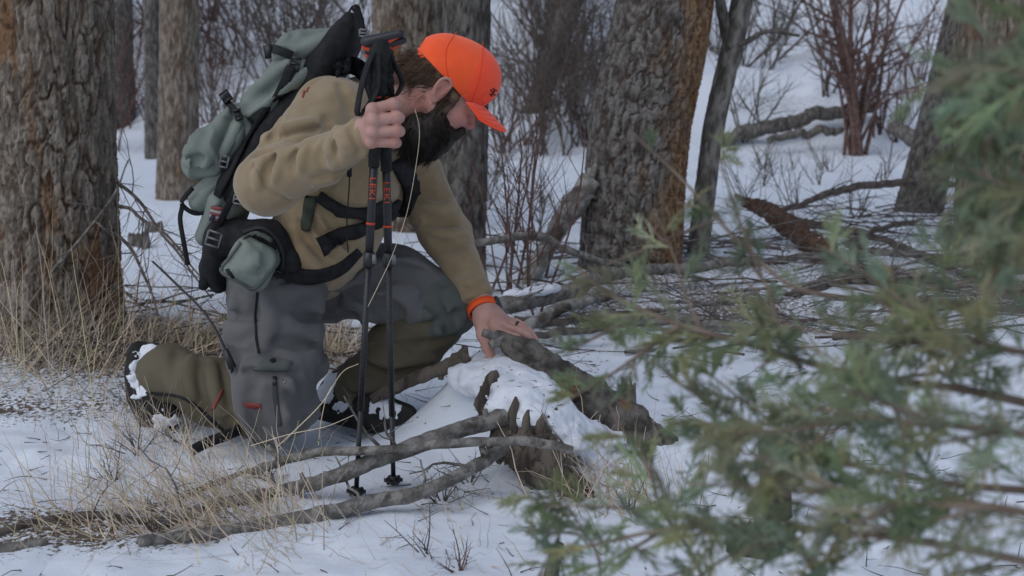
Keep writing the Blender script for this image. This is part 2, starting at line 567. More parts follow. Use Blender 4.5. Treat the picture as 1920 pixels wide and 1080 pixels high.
def grid_sheet(xs, ys):
    X, Yg = np.meshgrid(xs, ys)
    V = np.stack([X, Yg, T(X, Yg)], -1).reshape(-1, 3)
    nx = len(xs); i = np.arange(len(ys) - 1)[:, None] * nx + np.arange(nx - 1)[None]
    Q = np.stack([i, i + 1, i + nx + 1, i + nx], -1).reshape(-1, 4)
    return V, Q
ys = np.concatenate([np.linspace(-3, 1.6, 12)[:-1], np.arange(1.6, 5.5, .018), np.geomspace(5.5, 45, 170)])
xs = np.concatenate([-np.geomspace(26, 2.2, 70)[:-1], np.arange(-2.2, 2.2, .02), np.geomspace(2.2, 26, 70)])
V, Q = grid_sheet(xs, ys)
ground = obj('snow_ground', V, Q, None, M_snow, attrs={'litter': litter_amount(V[:, 0], V[:, 1])})
ground['kind'] = 'structure'
ground['label'] = 'snow covered forest floor rising into a hillside'

M_bsnow = mat('stuck_snow', (.78, .80, .85), (.70, .73, .80), 30, .7, .6, 120)
# ================================================================ trees
def bark_trunk(name, path, rad, m, parent, nth=160, nz=260, amp=.05, plate=(18, 6.0), seed=0, lump=.06, flare=0.0):
    """trunk along a path with plated, fissured bark"""
    P = curve(path, nz)
    r = np.interp(np.linspace(0, 1, nz), np.linspace(0, 1, len(rad)), rad)
    t, N, B = frames(P)
    a = np.arange(nth) * 2 * math.pi / nth
    s = np.concatenate([[0], np.cumsum(np.linalg.norm(np.diff(P, axis=0), axis=1))])
    A, S = np.meshgrid(a, s)
    R0 = np.asarray(rad).mean()
    Q3 = np.stack([np.cos(A) * R0, np.sin(A) * R0, S * plate[1] / plate[0]], -1) * plate[0] / .35 + seed * 13.7
    w = .6 * np.stack([vnoise(Q3 * .8), vnoise(Q3 * .8 + 9), vnoise(Q3 * .8 + 19)], -1)
    f1 = np.abs(fbm(Q3 * .55 + w * .6, 2)); f2 = np.abs(fbm(Q3 * 1.3 + w * .5 + 7, 2))
    plates = sstep(.0, .22, f1) * .65 + sstep(.0, .2, f2) * .35
    fine = fbm(Q3 * 4.2, 2)
    big = vnoise(np.stack([np.cos(A), np.sin(A), S * 1.2], -1) * 1.6 + seed * 3)
    h = amp * (plates - .75) + amp * .28 * fine
    rr = r[:, None] * (1 + lump * big) + h * R0
    if flare:
        rr = rr * (1 + flare * np.exp(-S / .28) * (1 + .55 * np.sin(A * 4 + seed) + .3 * np.sin(A * 7 + seed * 2)))
    V = P[:, None] + (N[:, None] * np.cos(A)[..., None] + B[:, None] * np.sin(A)[..., None]) * rr[..., None]
    V = V.reshape(-1, 3)
    i = np.arange(nz - 1)[:, None] * nth; j = np.arange(nth)[None]; k = (j + 1) % nth
    Qd = np.stack([i + j, i + k, i + nth + k, i + nth + j], -1).reshape(-1, 4)
    fis = np.clip(1 - plates * 1.25 + .25 * fine, 0, 1).ravel()
    return obj(name, V, Qd, None, m, parent, attrs={'fissure': fis})

M_bark = mat('grey_brown_bark', (.112, .091, .071), (.285, .243, .200), 40, .95, .9, 120, stretch=(1, 1, .28), attr=('fissure', (.110, .064, .040)), bdist=.008, c3=(.20, .115, .062), s3=7, lo3=.57, hi3=.68)
M_bark_dark = mat('dark_bark', (.075, .066, .058), (.185, .172, .156), 34, .95, .9, 120, stretch=(1, 1, .45), attr=('fissure', (.048, .036, .027)), bdist=.008)
M_bark_mid = mat('fir_bark', (.068, .060, .054), (.22, .205, .19), 34, .95, .9, 110, stretch=(1, 1, .4), attr=('fissure', (.075, .045, .030)), bdist=.008)
# the rusty side of the fir: bark colour that changes with the trunk's own side
def rusty(m, loc, axis, lo, hi, colA=(.125, .060, .028), colB=(.31, .20, .115)):
    n, l = m.node_tree.nodes, m.node_tree.links
    b = n['Principled BSDF']; src = b.inputs['Base Color'].links[0].from_socket
    tc = n.new('ShaderNodeTexCoord'); dt = n.new('ShaderNodeVectorMath'); dt.operation = 'DOT_PRODUCT'
    l.new(tc.outputs['Object'], dt.inputs[0]); dt.inputs[1].default_value = axis
    t = n.new('ShaderNodeTexNoise'); t.inputs['Scale'].default_value = 9; t.inputs['Detail'].default_value = 5
    mp = n.new('ShaderNodeMapping'); mp.inputs['Scale'].default_value = (1, 1, .4)
    l.new(tc.outputs['Object'], mp.inputs['Vector']); l.new(mp.outputs[0], t.inputs['Vector'])
    ad = n.new('ShaderNodeMath'); ad.operation = 'MULTIPLY_ADD'; ad.inputs[1].default_value = .5
    l.new(t.outputs['Fac'], ad.inputs[0]); l.new(dt.outputs['Value'], ad.inputs[2])
    mr = n.new('ShaderNodeMapRange'); mr.inputs['From Min'].default_value = lo; mr.inputs['From Max'].default_value = hi
    l.new(ad.outputs[0], mr.inputs['Value'])
    t2 = n.new('ShaderNodeTexNoise'); t2.inputs['Scale'].default_value = 45; t2.inputs['Detail'].default_value = 4
    l.new(mp.outputs[0], t2.inputs['Vector'])
    r2 = n.new('ShaderNodeMapRange'); r2.inputs['From Min'].default_value = .4; r2.inputs['From Max'].default_value = .62
    l.new(t2.outputs['Fac'], r2.inputs['Value'])
    cm = n.new('ShaderNodeMix'); cm.data_type = 'RGBA'; l.new(r2.outputs[0], cm.inputs[0])
    cm.inputs[6].default_value = (*colA, 1); cm.inputs[7].default_value = (*colB, 1)
    mx = n.new('ShaderNodeMix'); mx.data_type = 'RGBA'
    l.new(mr.outputs[0], mx.inputs[0]); l.new(src, mx.inputs[6]); l.new(cm.outputs[2], mx.inputs[7])
    l.new(mx.outputs[2], b.inputs['Base Color'])
rusty(M_bark_mid, None, (1, 0, -.12), .25, .42)

M_twig = mat('twig_bark', (.070, .055, .046), (.15, .125, .108), 30, .9, .4, 150)
M_twig_red = mat('red_twig_bark', (.085, .045, .038), (.16, .10, .085), 25, .85, .3, 150)
M_twig_grey = mat('grey_dead_wood', (.115, .105, .095), (.26, .243, .222), 40, .92, 1.0, 140, stretch=(1, 1, 1), bdist=.006, c3=(.075, .064, .055), s3=26, lo3=.58, hi3=.72)
M_lichen = mat('lichen_wood', (.16, .15, .13), (.34, .33, .31), 24, .95, .6, 100, c3=(.08, .065, .05), s3=7)
M_rot = mat('rotten_wood', (.050, .041, .033), (.15, .126, .102), 30, .95, 1.0, 90, stretch=(1, 1, .3), bdist=.01, c3=(.17, .10, .058), s3=9, lo3=.66, hi3=.74)

def tree(name, base, top, r0, r1, m, label, group=None, bend=None, seed=0, zmax=4.2, limbs=0, lm=None, **k):
    """base and top are pixels at one distance, the trunk goes on above the frame"""
    b = np.asarray(base, float); tpt = np.asarray(top, float)
    d = (tpt - b); d = d / d[2]
    full = b + d * (zmax - b[2])
    th = thing(name, b, label, 'tree', group)
    path = [b - d * .25, b, b + d * .5 * (tpt[2] - b[2]) + (bend if bend is not None else 0), tpt, full]
    hz = np.array([p[2] for p in path]); 
    rad = np.interp(np.linspace(0, 1, 24), [0, 1], [r0, r1])
    bark_trunk('trunk', np.array([path[0], path[1], path[2], path[3], (path[3] + full) / 2, full]), rad, m, th, seed=seed, **k)
    r = np.random.default_rng(100 + seed)
    for i in range(limbs):
        z = r.uniform(.35, .95); p = b + d * z * (tpt[2] - b[2])
        a = Acc(); an = r.uniform(0, 2 * math.pi)
        branchy(a, p, (math.cos(an), math.sin(an), r.uniform(-.5, .25)), r.uniform(.5, 1.3), r0 * .07, 2, 4, .2, -.05, 5, 8, r)
        a.obj('dead_limb', lm or M_twig, th)
    # boughs above the frame carry the crown
    acr = Acc()
    for i in range(10):
        z = r.uniform(.62, 1); p = tpt + (full - tpt) * z
        an = r.uniform(0, 2 * math.pi)
        branchy(acr, p, (math.cos(an), math.sin(an), -.1), r.uniform(.5, 1.1), r1 * .16, 1, 6, .2, 0, 4, 6, r)
    acr.obj('crown', lm or M_twig, th)
    return th

def base_at(px, py): return TG(px, py)
# big tree beside the hiker's pack
b = base_at(108, 612)
furrowed_fir = tree('fir_tree', b, W(98, 0, b[1]), .205, .185, M_bark, 'thick furrowed fir trunk with dry grass round its foot, behind the raised boot', seed=1, nth=340, nz=640, amp=.105, plate=(21, 6.5), flare=.16, zmax=4)
# two trunks behind the pack
b = base_at(334, 372)
tree('fir_tree', b, W(336, 0, b[1]), .142, .122, M_bark, 'straight brown fir trunk standing just behind the pack', 'background firs', seed=2, nth=90, nz=200, amp=.10, flare=.2)
b = base_at(288, 296)
tree('fir_tree', b, W(284, 0, b[1]), .082, .070, M_bark_dark, 'slender dark trunk between the thick furrowed fir and the straight brown fir', 'background firs', seed=3, nth=60, nz=150, amp=.10, flare=.2)
# trunks behind the head
b = base_at(868, 505)
tree('fir_tree', b, W(876, 0, b[1]), .104, .103, M_bark_dark, 'dark trunk rising behind the orange cap and beard', seed=4, nth=120, nz=260, amp=.12, flare=.05)
b = base_at(764, 430)
tree('fir_tree', b, W(765, 0, b[1]), .205, .195, M_bark_mid if False else M_bark, 'broad scaly brown trunk behind the pole grips', seed=5, nth=150, nz=260, amp=.12, flare=.05)
# the great leaning fir
b = base_at(1180, 494)
tree('fir_tree', b, W(1247, 0, b[1] + .1), .238, .205, M_bark_mid, 'thick leaning fir with a rusty orange flank and grey face', seed=6, nth=300, nz=600, amp=.085, plate=(24, 10), lump=.03, flare=.05, bend=np.array([-.035, 0, 0]))
# slim leaning trunk
M_bark_slim = mat('slim_trunk_bark', (.105, .095, .083), (.28, .262, .238), 30, .95, .8, 100, stretch=(1, 1, .4), attr=('fissure', (.06, .05, .04)), bdist=.006)
b = base_at(1308, 480)
t7 = tree('aspen_tree', b, W(1396, -20, b[1] + .1), .047, .053, M_bark_slim, 'slim grey leaning trunk with a fork, beside the rusty flanked fir', seed=7, nth=70, nz=220, amp=.10, flare=.2, bend=np.array([-.03, 0, 0]))
a = Acc(); a.add(*bark_tube(wobble(curve([W(1365, 75, b[1] + .08), W(1356, 40, b[1] + .08), W(1348, -10, b[1] + .08), W(1340, -90, b[1] + .1)], 24), .01), np.linspace(.034, .02, 24), 10, seed=3)); a.obj('fork', M_bark_dark, t7)
a = Acc(); a.add(*bark_tube(wobble(curve([W(1372, 80, b[1] + .05), W(1400, 76, b[1] + .03), W(1440, 60, b[1]), W(1500, 66, b[1])], 24), .01), np.linspace(.018, .006, 24), 8, seed=4)); a.obj('limb', M_bark_dark, t7)
# trunk leaning right, farther off
b = base_at(1722, 396)
tree('fir_tree', b, W(1808, 30, b[1] + .2), .148, .10, M_bark_dark, 'dark trunk leaning to one side over a tangle of brush', seed=8, nth=90, nz=220, amp=.10, flare=.15)
b = base_at(1868, 500)
tree('fir_tree', b, W(1872, 0, b[1]), .185, .175, M_bark, 'thick brown trunk half hidden behind the green juniper sprays', seed=9, nth=140, nz=260, amp=.14, flare=.1)
# small leaning trunks in the thicket on the far bank
for i, (bx, by, tx, ty, Yd, w, lab) in enumerate([
        (1000, 236, 1080, -20, 14.5, .14, 'dark trunk leaning up out of the brush beyond the cap'),
        (1040, 228, 1050, -10, 15.4, .17, 'short dark upright trunk in the thicket beside the rusty flanked fir'),
        (232, 262, 226, -10, 14.8, .15, 'thin trunk lost in the reddish thicket between the firs')]):
    p = W(bx, by, Yd); p[2] = T(p[0], p[1]) - .05
    tree('small_tree', p, W(tx, ty, Yd + .1), w, w * .8, M_bark_dark, lab, seed=20 + i, nth=40, nz=90, amp=.1, limbs=4)
# ================================================================ rotten stump under snow, logs and sticks
def stick(name, pts, rad, m, label, cat='branch', group=None, n=60, sides=12, stubs=(), amp=.13, wob=.004, seed=0, twigs=0, parent=None):
    if amp == .13: amp = .09
    """pts: pixels with distance; rad in metres; stubs: (position 0..1, direction, length, radius)"""
    K = [W(*p) if p[2] is not None else TG(p[0], p[1], .6 * rad[-1]) for p in pts]
    P = wobble(curve(K, n), wob, 9, seed)
    P = wobble(P, wob * .6, 26, seed + 3)
    rr = np.interp(np.linspace(0, 1, n), np.linspace(0, 1, len(rad)), rad) * (1 + .14 * np.clip(vnoise(np.stack([np.linspace(0, n / 9, n) + seed * 3.3] * 3, -1)), 0, 1))
    V, Q, T_ = bark_tube(P, rr, sides, amp, 55, seed)
    o = obj(name, V, Q, T_, m, at=P[n // 2])
    tag(o, label, cat, group)
    for t, d, L, r in stubs:
        q = P[int(t * (n - 1))]; d = np.asarray(d, float) / np.linalg.norm(d)
        V, Q, T_ = bark_tube(wobble(np.array([q, q + d * L * .5, q + d * L]), L * .05, 30, seed), [r * 1.3, r, r * .8], 8, .15, 80, seed)
        obj('side_stub', V, Q, T_, m, o)
    r = np.random.default_rng(seed + 50)
    for k in range(twigs):
        i = r.integers(3, n - 3); a = Acc()
        d = r.normal(0, 1, 3); d[2] = abs(d[2]) * .6 + .1
        branchy(a, P[i], d, r.uniform(.06, .22), rr[i] * .28, 1, 3, .35, 0, 4, 5, r)
        a.obj('twig', m, o)
    return o

st = thing('rotten_stump', np.array([.065, 2.98, 0]), 'rotten broken stump with crumbling dark wood under a cap of snow', 'stump')
def ragged(cx, cy, r0, hmin, hmax, seed, z0=-.06, nth=170, nz=60, lean=(0, 0)):
    A = np.linspace(0, 2 * math.pi, nth, endpoint=False)
    h = hmin + (hmax - hmin) * (.5 + .5 * vnoise(np.stack([np.cos(A) * 3.5, np.sin(A) * 3.5, A * 0 + seed], -1))) + .022 * vnoise(np.stack([np.cos(A) * 14, np.sin(A) * 14, A * 0 + seed], -1)) + .012 * vnoise(np.stack([np.cos(A) * 40, np.sin(A) * 40, A * 0 + seed], -1))
    rows = []
    for i in range(nz):
        f = i / (nz - 1); z = z0 + (h - z0) * f
        q = np.stack([np.cos(A) * 6, np.sin(A) * 6, z * 9 + seed], -1)
        rr = r0 * (1.22 - .30 * f + .12 * fbm(q, 2) + .10 * np.abs(fbm(np.stack([np.cos(A) * 16, np.sin(A) * 16, z * 6 + seed], -1), 2)) + .05 * vnoise(np.stack([np.cos(A) * 40, np.sin(A) * 40, z * 60], -1)))
        rows.append(np.stack([cx + rr * np.cos(A) + lean[0] * z, cy + rr * np.sin(A) * .9 + lean[1] * z, z], -1))
    for i in range(12):   # hollow inside
        f = 1 - i / 11
        z = z0 + .08 + (h - z0 - .08) * f
        rows.append(np.stack([cx + r0 * .72 * np.cos(A) * (.4 + .6 * f) + lean[0] * z, cy + r0 * .65 * np.sin(A) * (.4 + .6 * f) + lean[1] * z, z], -1))
    G = np.array(rows); m = len(rows)
    i = np.arange(m - 1)[:, None] * nth; j = np.arange(nth)[None]; k = (j + 1) % nth
    Q = np.stack([i + j, i + k, i + nth + k, i + nth + j], -1).reshape(-1, 4)
    return G.reshape(-1, 3), Q
sw_ = SDF()
for x, y, Y_, r in [(985, 785, 3.00, .070), (1015, 800, 2.99, .070), (955, 815, 2.97, .060), (1000, 850, 2.95, .075), (1040, 885, 2.91, .066), (1078, 928, 2.86, .055), (1110, 965, 2.82, .045), (1030, 845, 3.0, .075)]:
    sw_.ell(W(x, y + 6, Y_), (r * .88, r * .8, r * .88), k=.04)
def rotnoise(P):
    w = P + .012 * np.stack([vnoise(P * 22), vnoise(P * 22 + 5), vnoise(P * 22 + 9)], -1)
    return .014 * fbm(w * np.array([60, 60, 15]), 3) + .014 * np.abs(fbm(w * np.array([120, 120, 34]) + 4, 2)) + .020 * fbm(P * 20 + 3, 3)
sw_.disp = rotnoise
V, Q = sw_.mesh(*sw_.bounds(), .0034); obj('rotten_wood', V, Q, None, M_rot, st)
sw2 = SDF(); sw2.cone(W(915, 760, 3.04), W(925, 705, 3.06), .030, .014, k=.02); sw2.cone(W(940, 760, 3.02), W(938, 735, 3.04), .020, .012, k=.02); sw2.disp = lambda P: .6 * rotnoise(P)
V, Q = sw2.mesh(*sw2.bounds(), .004); obj('wood_shard', V, Q, None, M_rot, st)
sn = SDF()
for x, y, Y_, r in [(930, 668, 3.18, .085), (965, 690, 3.11, .080), (1005, 720, 3.06, .080), (1045, 752, 3.05, .075), (905, 668, 3.24, .085), (932, 716, 3.07, .040), (952, 728, 3.03, .032), (1075, 775, 3.07, .08), (1110, 800, 3.08, .08), (1150, 820, 3.1, .08), (985, 752, 2.98, .045), (1030, 780, 2.97, .045), (1060, 800, 2.98, .05), (940, 752, 3.02, .035)]:
    sn.ell(W(x, y, Y_) - [0, 0, r * .5 + .014], (r, r, r * .52), k=.06)
sn.disp = lambda P: .020 * fbm(P * 10, 2) + .009 * fbm(P * 24 + 2, 2) + .012 * np.clip(fbm(P * 34 + 6, 2) - .12, 0, 1) + .0018 * fbm(P * 70, 2)
V, Q = sn.mesh(*sn.bounds(), .0055); obj('snow_cap', V, Q, None, M_bsnow, st)
r = np.random.default_rng(61); a = Acc()
NL = sn.onsurf(np.stack([r.uniform(890, 1120, 90), r.uniform(640, 800, 90)], 1))
for p in NL:   # needles and bark bits fallen on the snow cap
    an = r.uniform(0, 6.3); L = r.uniform(.004, .022)
    a.tube([p, p + np.array([math.cos(an), math.sin(an) * .6, .1]) * L], [.0009, .0006], 4)
a.obj('needle_litter', M_rot, st)['kind'] = 'stuff'
# slivers of wood and a knot poking through the cap
for i, (x, y, Y_, L, r, m) in enumerate([(908, 722, 3.00, .05, .010, M_rot), (962, 748, 2.95, .04, .012, M_rot), (1015, 778, 2.93, .035, .014, M_rot), (985, 775, 2.93, .04, .012, M_rot)]):
    p = W(x, y + 25, Y_); V, Q, T_ = bark_tube(wobble(np.array([p - [0, 0, .05], p, p + [.004, 0, L * .6], p + [.006, .005, L]]), .004, 60, i), [r * 1.2, r, r * .8, r * .25], 8, .3, 90, i); obj('wood_sliver', V, Q, T_, m, st)

lg = stick('broken_log', [(926, 626, 3.19), (985, 662, 3.18), (1060, 715, 3.17), (1140, 770, 3.15), (1262, 856, 3.12)], [.010, .036, .044, .048, .050, .044], M_twig_grey, 'broken dark log that the hiker lays a hand on, propped on the snowy stump', 'log', n=150, sides=56, amp=.20, wob=.003, seed=3,
           stubs=[(.98, (.8, -.1, .5), .05, .012), (.97, (.9, .1, -.1), .06, .010), (.99, (.7, -.2, .9), .045, .007), (.62, (.2, -.3, 1), .03, .008), (.06, (-.8, -.2, .3), .05, .012), (.08, (-.7, -.3, -.2), .04, .014)])
lg.data.materials.clear(); M_log = mat('weathered_log', (.050, .044, .038), (.15, .135, .12), 26, .95, .9, 90, bdist=.008, c3=(.17, .095, .05), s3=8, lo3=.58, hi3=.66); lg.data.materials.append(M_log)
for i in range(6):   # flakes of bark still clinging to it
    t = .12 + i * .13; P = W(926 + 319 * t, 626 + 216 * t, 3.19 - .06 * t) + np.array([0, -.03, .02 * (-1) ** i])
    d = W(1245, 842, 3.13) - W(926, 626, 3.19); d /= np.linalg.norm(d)
    V, Q, T_ = bark_tube(wobble(np.array([P, P + d * .05, P + d * .12]), .006, 20, i), [.010, .016, .008], 8, .3, 60, i); obj('bark_flake', V, Q, T_, M_log, lg)

# three long sticks lying across the foreground
stick('fallen_branch', [(948, 780, 2.96), (900, 793, 2.94), (840, 812, 2.90), (760, 845, 2.84), (690, 870, 2.80), (620, 895, 2.76), (540, 920, None), (455, 938, None), (370, 958, None), (290, 985, None)], [.021, .020, .018, .017, .0145, .012], M_twig_grey, 'thickest grey stick leaning its cut end on the rotten stump', n=190, sides=20, twigs=4, seed=1, group=None,
      stubs=[(.09, (-.1, -.2, 1), .035, .008), (.62, (-.35, 0, 1), .03, .006), (.66, (-.8, -.3, -.5), .05, .010)])
stick('fallen_branch', [(1072, 846, 2.80), (1030, 836, 2.80), (960, 828, 2.80), (860, 831, 2.79), (760, 840, 2.78), (680, 846, 2.78), (600, 850, 2.80), (530, 866, 2.82), (470, 884, None), (400, 908, None), (340, 935, None), (280, 950, None)], [.0115, .0110, .0105, .0100, .0090, .0060], M_twig_grey, 'slender grey stick lying across the top of the thick stick', n=190, sides=18, twigs=4, seed=2,
      stubs=[(.41, (.0, -.5, -1), .012, .006), (.64, (-.5, .1, .5), .05, .007), (.68, (.4, -.3, -.9), .05, .004), (.72, (.1, -.2, -1), .06, .004), (.15, (0, -.4, -1), .012, .004)])
stick('fallen_branch', [(952, 832, 2.88), (905, 868, 2.80), (845, 902, 2.74), (780, 925, 2.70), (705, 938, 2.68), (640, 955, 2.65), (560, 970, None), (480, 988, None), (380, 1003, None), (260, 1016, None)], [.0135, .0150, .0160, .0160, .0150, .0130], M_twig_grey, 'curved grey stick below the pole tips, running into the dry grass', n=190, sides=20, twigs=4, seed=4,
      stubs=[(.10, (-.35, -.1, 1), .035, .008), (.31, (0, -.3, -1), .02, .006)])
stick('fallen_branch', [(-30, 1010, None), (40, 985, None), (110, 972, None), (190, 968, None), (270, 978, None), (330, 962, None)], [.010, .010, .009, .008, .006], M_twig, 'dark curved stick half buried in the dry grass', n=60, seed=5, twigs=3)
stick('fallen_branch', [(-30, 1032, None), (30, 1026, None), (90, 1015, None)], [.012, .012, .007], M_twig_grey, 'short pale stick end in the snow beside the dark curved stick', n=30, seed=6)
stick('fallen_branch', [(876, 664, 3.34), (846, 684, 3.32), (800, 702, 3.31), (750, 724, 3.33), (700, 748, 3.36)], [.020, .021, .018, .016, .014], M_rot, 'knobbly dark stick slanting up from the front boot to the snow bank', n=50, sides=14, amp=.28, seed=7,
      stubs=[(.05, (.1, -.1, 1), .03, .010), (.35, (-.2, -.3, -1), .03, .009), (.62, (-.1, -.3, 1), .02, .008), (.4, (.3, -.5, -.6), .03, .004)])
stick('fallen_branch', [(780, 785, 3.28), (820, 792, 3.24), (860, 796, 3.2)], [.004, .004, .002], M_twig_red, 'thin reddish twig on the snow by the front boot', 'twig', n=24, sides=6, seed=8)
# limb leaning on the great fir
stick('leaning_limb', [(1108, 335, 5.75), (1076, 385, 5.72), (1045, 430, 5.70), (1010, 495, 5.6), (975, 562, 5.45)], [.052, .050, .046, .042, .038], M_lichen, 'broken pale limb leaning against the foot of the rusty flanked fir', 'branch', n=70, sides=20, amp=.18, seed=9, stubs=[(.02, (.4, 0, 1), .08, .014), (.0, (-.1, 0, 1), .05, .018)])
# logs and branches on the forest floor behind the hand
mid = [
    ([(876, 460, 4.9), (930, 450, 4.95), (985, 445, 5.0), (1030, 452, 5.05), (1085, 476, 5.1), (1150, 496, 5.2), (1215, 512, 5.3)], [.015, .016, .016, .014, .009], M_twig_grey, 'bent grey branch crossing in front of the leaning limb', 2),
    ([(925, 574, 4.72), (990, 566, 4.78), (1050, 552, 4.9), (1110, 526, 5.05), (1180, 512, 5.2), (1290, 502, 5.35), (1420, 486, 5.5)], [.034, .034, .032, .026, .022, .018], M_twig_grey, 'long grey log with snow along its back, running from the wrist to the fir', 3),
    ([(985, 612, 4.5), (1040, 588, 4.6), (1090, 568, 4.7), (1160, 552, 4.8)], [.020, .024, .020, .014], M_lichen, 'lichen whitened branch lying across the long grey log', 2),
    ([(965, 600, 4.55), (1050, 602, 4.58), (1140, 590, 4.65), (1240, 580, 4.7)], [.014, .016, .014, .010], M_twig, 'brown branch just below the long grey log', 3),
    ([(990, 628, 4.4), (1070, 620, 4.45), (1150, 612, 4.5)], [.012, .014, .010], M_twig, 'short brown branch on the snow behind the spread fingers', 2),
    ([(1100, 590, 4.7), (1200, 598, 4.65), (1300, 606, 4.6), (1400, 622, 4.5), (1500, 628, 4.45)], [.022, .024, .022, .020, .014], M_twig_grey, 'grey branch among the sprays of juniper behind the broken log', 3),
    ([(1560, 628, 4.45), (1660, 628, 4.45), (1760, 634, 4.42)], [.014, .016, .014], M_bark_dark, 'dark straight branch lying on snow seen through the juniper', 1),
    ([(1470, 398, 7.3), (1545, 366, 7.4), (1620, 350, 7.5), (1700, 344, 7.6), (1790, 345, 7.7)], [.014, .020, .022, .022, .018], M_twig, 'arched dead branch passing in front of the leaning dark trunk', 6),
    ([(1500, 420, 7.0), (1580, 430, 6.9), (1660, 452, 6.7), (1730, 480, 6.15), (1830, 520, 5.65)], [.022, .024, .022, .018, .012], M_twig, 'dark branch sloping down below the arched dead branch', 6),
    ([(1540, 490, 6.0), (1600, 450, 6.6), (1650, 428, 6.8), (1720, 412, 7.0)], [.014, .016, .014, .010], M_twig, 'dark branch crossing the sloping branch under the leaning trunk', 5),
    ([(1380, 445, 6.6), (1440, 462, 6.5), (1500, 492, 6.3), (1560, 510, 6.1)], [.008, .010, .010, .006], M_twig, 'thin branch beside the splintered log', 4),
    ([(1370, 500, 5.85), (1470, 486, 6.0), (1600, 472, 6.2), (1700, 470, 6.2)], [.014, .018, .018, .010], M_twig_grey, 'pale branch under the splintered log', 4),
    ([(1480, 560, 5.2), (1560, 530, 5.5), (1650, 520, 5.6), (1780, 530, 5.6)], [.03, .034, .03, .02], M_rot, 'brown rotting branch lying in litter under the juniper sprays', 3)]
for i, (p, r, m, lab, tw) in enumerate(mid):
    stick('fallen_branch', p, r, m, lab, 'branch', n=60, sides=12, seed=30 + i, wob=.012, twigs=tw)
stick('splintered_log', [(1415, 385, 6.9), (1460, 412, 6.7), (1510, 446, 6.45), (1585, 488, 6.1)], [.040, .055, .060, .052], mat('red_brown_wood', (.060, .032, .020), (.13, .080, .055), 30, .95, .9, 80), 'short splintered red brown log with a ragged end', 'log', n=50, sides=26, amp=.3, seed=10,
      stubs=[(.02, (-1, 0, .5), .12, .016), (.03, (-1, 0, .1), .08, .02), (.9, (.6, -.2, .1), .15, .02), (.05, (-.9, .1, .8), .07, .012)])
stick('fallen_log', [(1340, 268, 13.2), (1400, 250, 13.3), (1470, 232, 13.4), (1540, 214, 13.5), (1640, 204, 13.6)], [.05, .070, .075, .07, .05], M_bark_dark, 'fallen brown trunk along the foot of the bank behind the slim leaning trunk', 'log', n=50, sides=16, amp=.2, seed=12, wob=.03)
stick('fallen_log', [(1440, 262, 13.0), (1520, 248, 13.0), (1580, 242, 13.0)], [.035, .045, .03], M_bark_dark, 'smaller fallen brown trunk in front of the fallen trunk at the bank', 'log', n=30, sides=12, amp=.2, seed=13, wob=.03)
stick('fallen_log', [(1672, 238, 12.4), (1700, 252, 12.2), (1732, 275, 12.0)], [.06, .07, .06], M_bark_dark, 'short dark log end poking from the snow by the leaning dark trunk', 'log', n=24, sides=12, amp=.2, seed=14)
# snow lying along the logs
def snowline(px, r, label, seed):
    s = SDF(); P = curve(WL(px), 14); rr = np.random.default_rng(seed)
    for i in range(13): s.cone(P[i], P[i + 1], r * rr.uniform(.5, 1.1), r * rr.uniform(.5, 1.1), k=.02, flat=(0, 0, 1), fs=.6)
    s.disp = lambda P: .006 * fbm(P * 25, 2)
    V, Q = s.mesh(*s.bounds(), .008); o = obj('snow_ridge', V, Q, None, M_bsnow, at=P[0]); tag(o, label, 'snow'); return o
snowline([(955, 553, 4.78), (1000, 548, 4.8), (1040, 540, 4.9)], .028, 'line of snow lying along the back of the long grey log', 1)
snowline([(1500, 430, 6.5), (1545, 452, 6.32), (1580, 472, 6.15)], .03, 'line of snow beside the splintered log', 2)

# stubs and small stumps
def stub(px, py, Y_, r, h, m, label, seed, lean=(0, 0)):
    p = W(px, py, Y_); z = float(T(p[0], p[1]))
    o = thing('small_stump', np.array([p[0], p[1], z]), label, 'stump')
    V, Q = ragged(p[0], p[1], r, z + h * .75, z + h, seed, z0=z - .06, nth=60, nz=30, lean=lean); obj('wood', V, Q, None, m, o); return o
stub(1178, 745, 3.62, .022, .075, M_bark_dark, 'small dark stub standing in the snow behind the broken log', 3.3)
stub(1455, 955, 2.72, .030, .19, M_rot, 'reddish snapped stub standing in snow behind the juniper sprays', 5.5, lean=(-.1, 0))
stub(1408, 1035, 2.50, .045, .05, M_rot, 'low crumbling wood knot in the snow below the reddish stub', 7.5)
sq1 = stub(262, 486, 6.6, .055, .085, M_bark_dark, 'squat dark stub capped with snow behind the whip antenna', 8.5)
sq2 = stub(290, 458, 7.0, .05, .075, M_bark_dark, 'smaller dark stub just behind the squat snow capped stub', 9.5)
for x, y, Y_, sparent in ((260, 466, 6.6, sq1), (289, 440, 7.0, sq2)):
    s = SDF(); s.ell(W(x, y, Y_), (.07, .06, .03), k=.01); s.disp = lambda P: .008 * fbm(P * 20, 2)
    V, Q = s.mesh(*s.bounds(), .01); obj('snow_cap', V, Q, None, M_bsnow, sparent)
stick('fallen_branch', [(1030, 1095, 2.30), (1040, 1052, 2.32), (1048, 1020, 2.34)], [.014, .013, .009], M_rot, 'reddish barked stick standing in the snow at the juniper tips', n=24, seed=21)
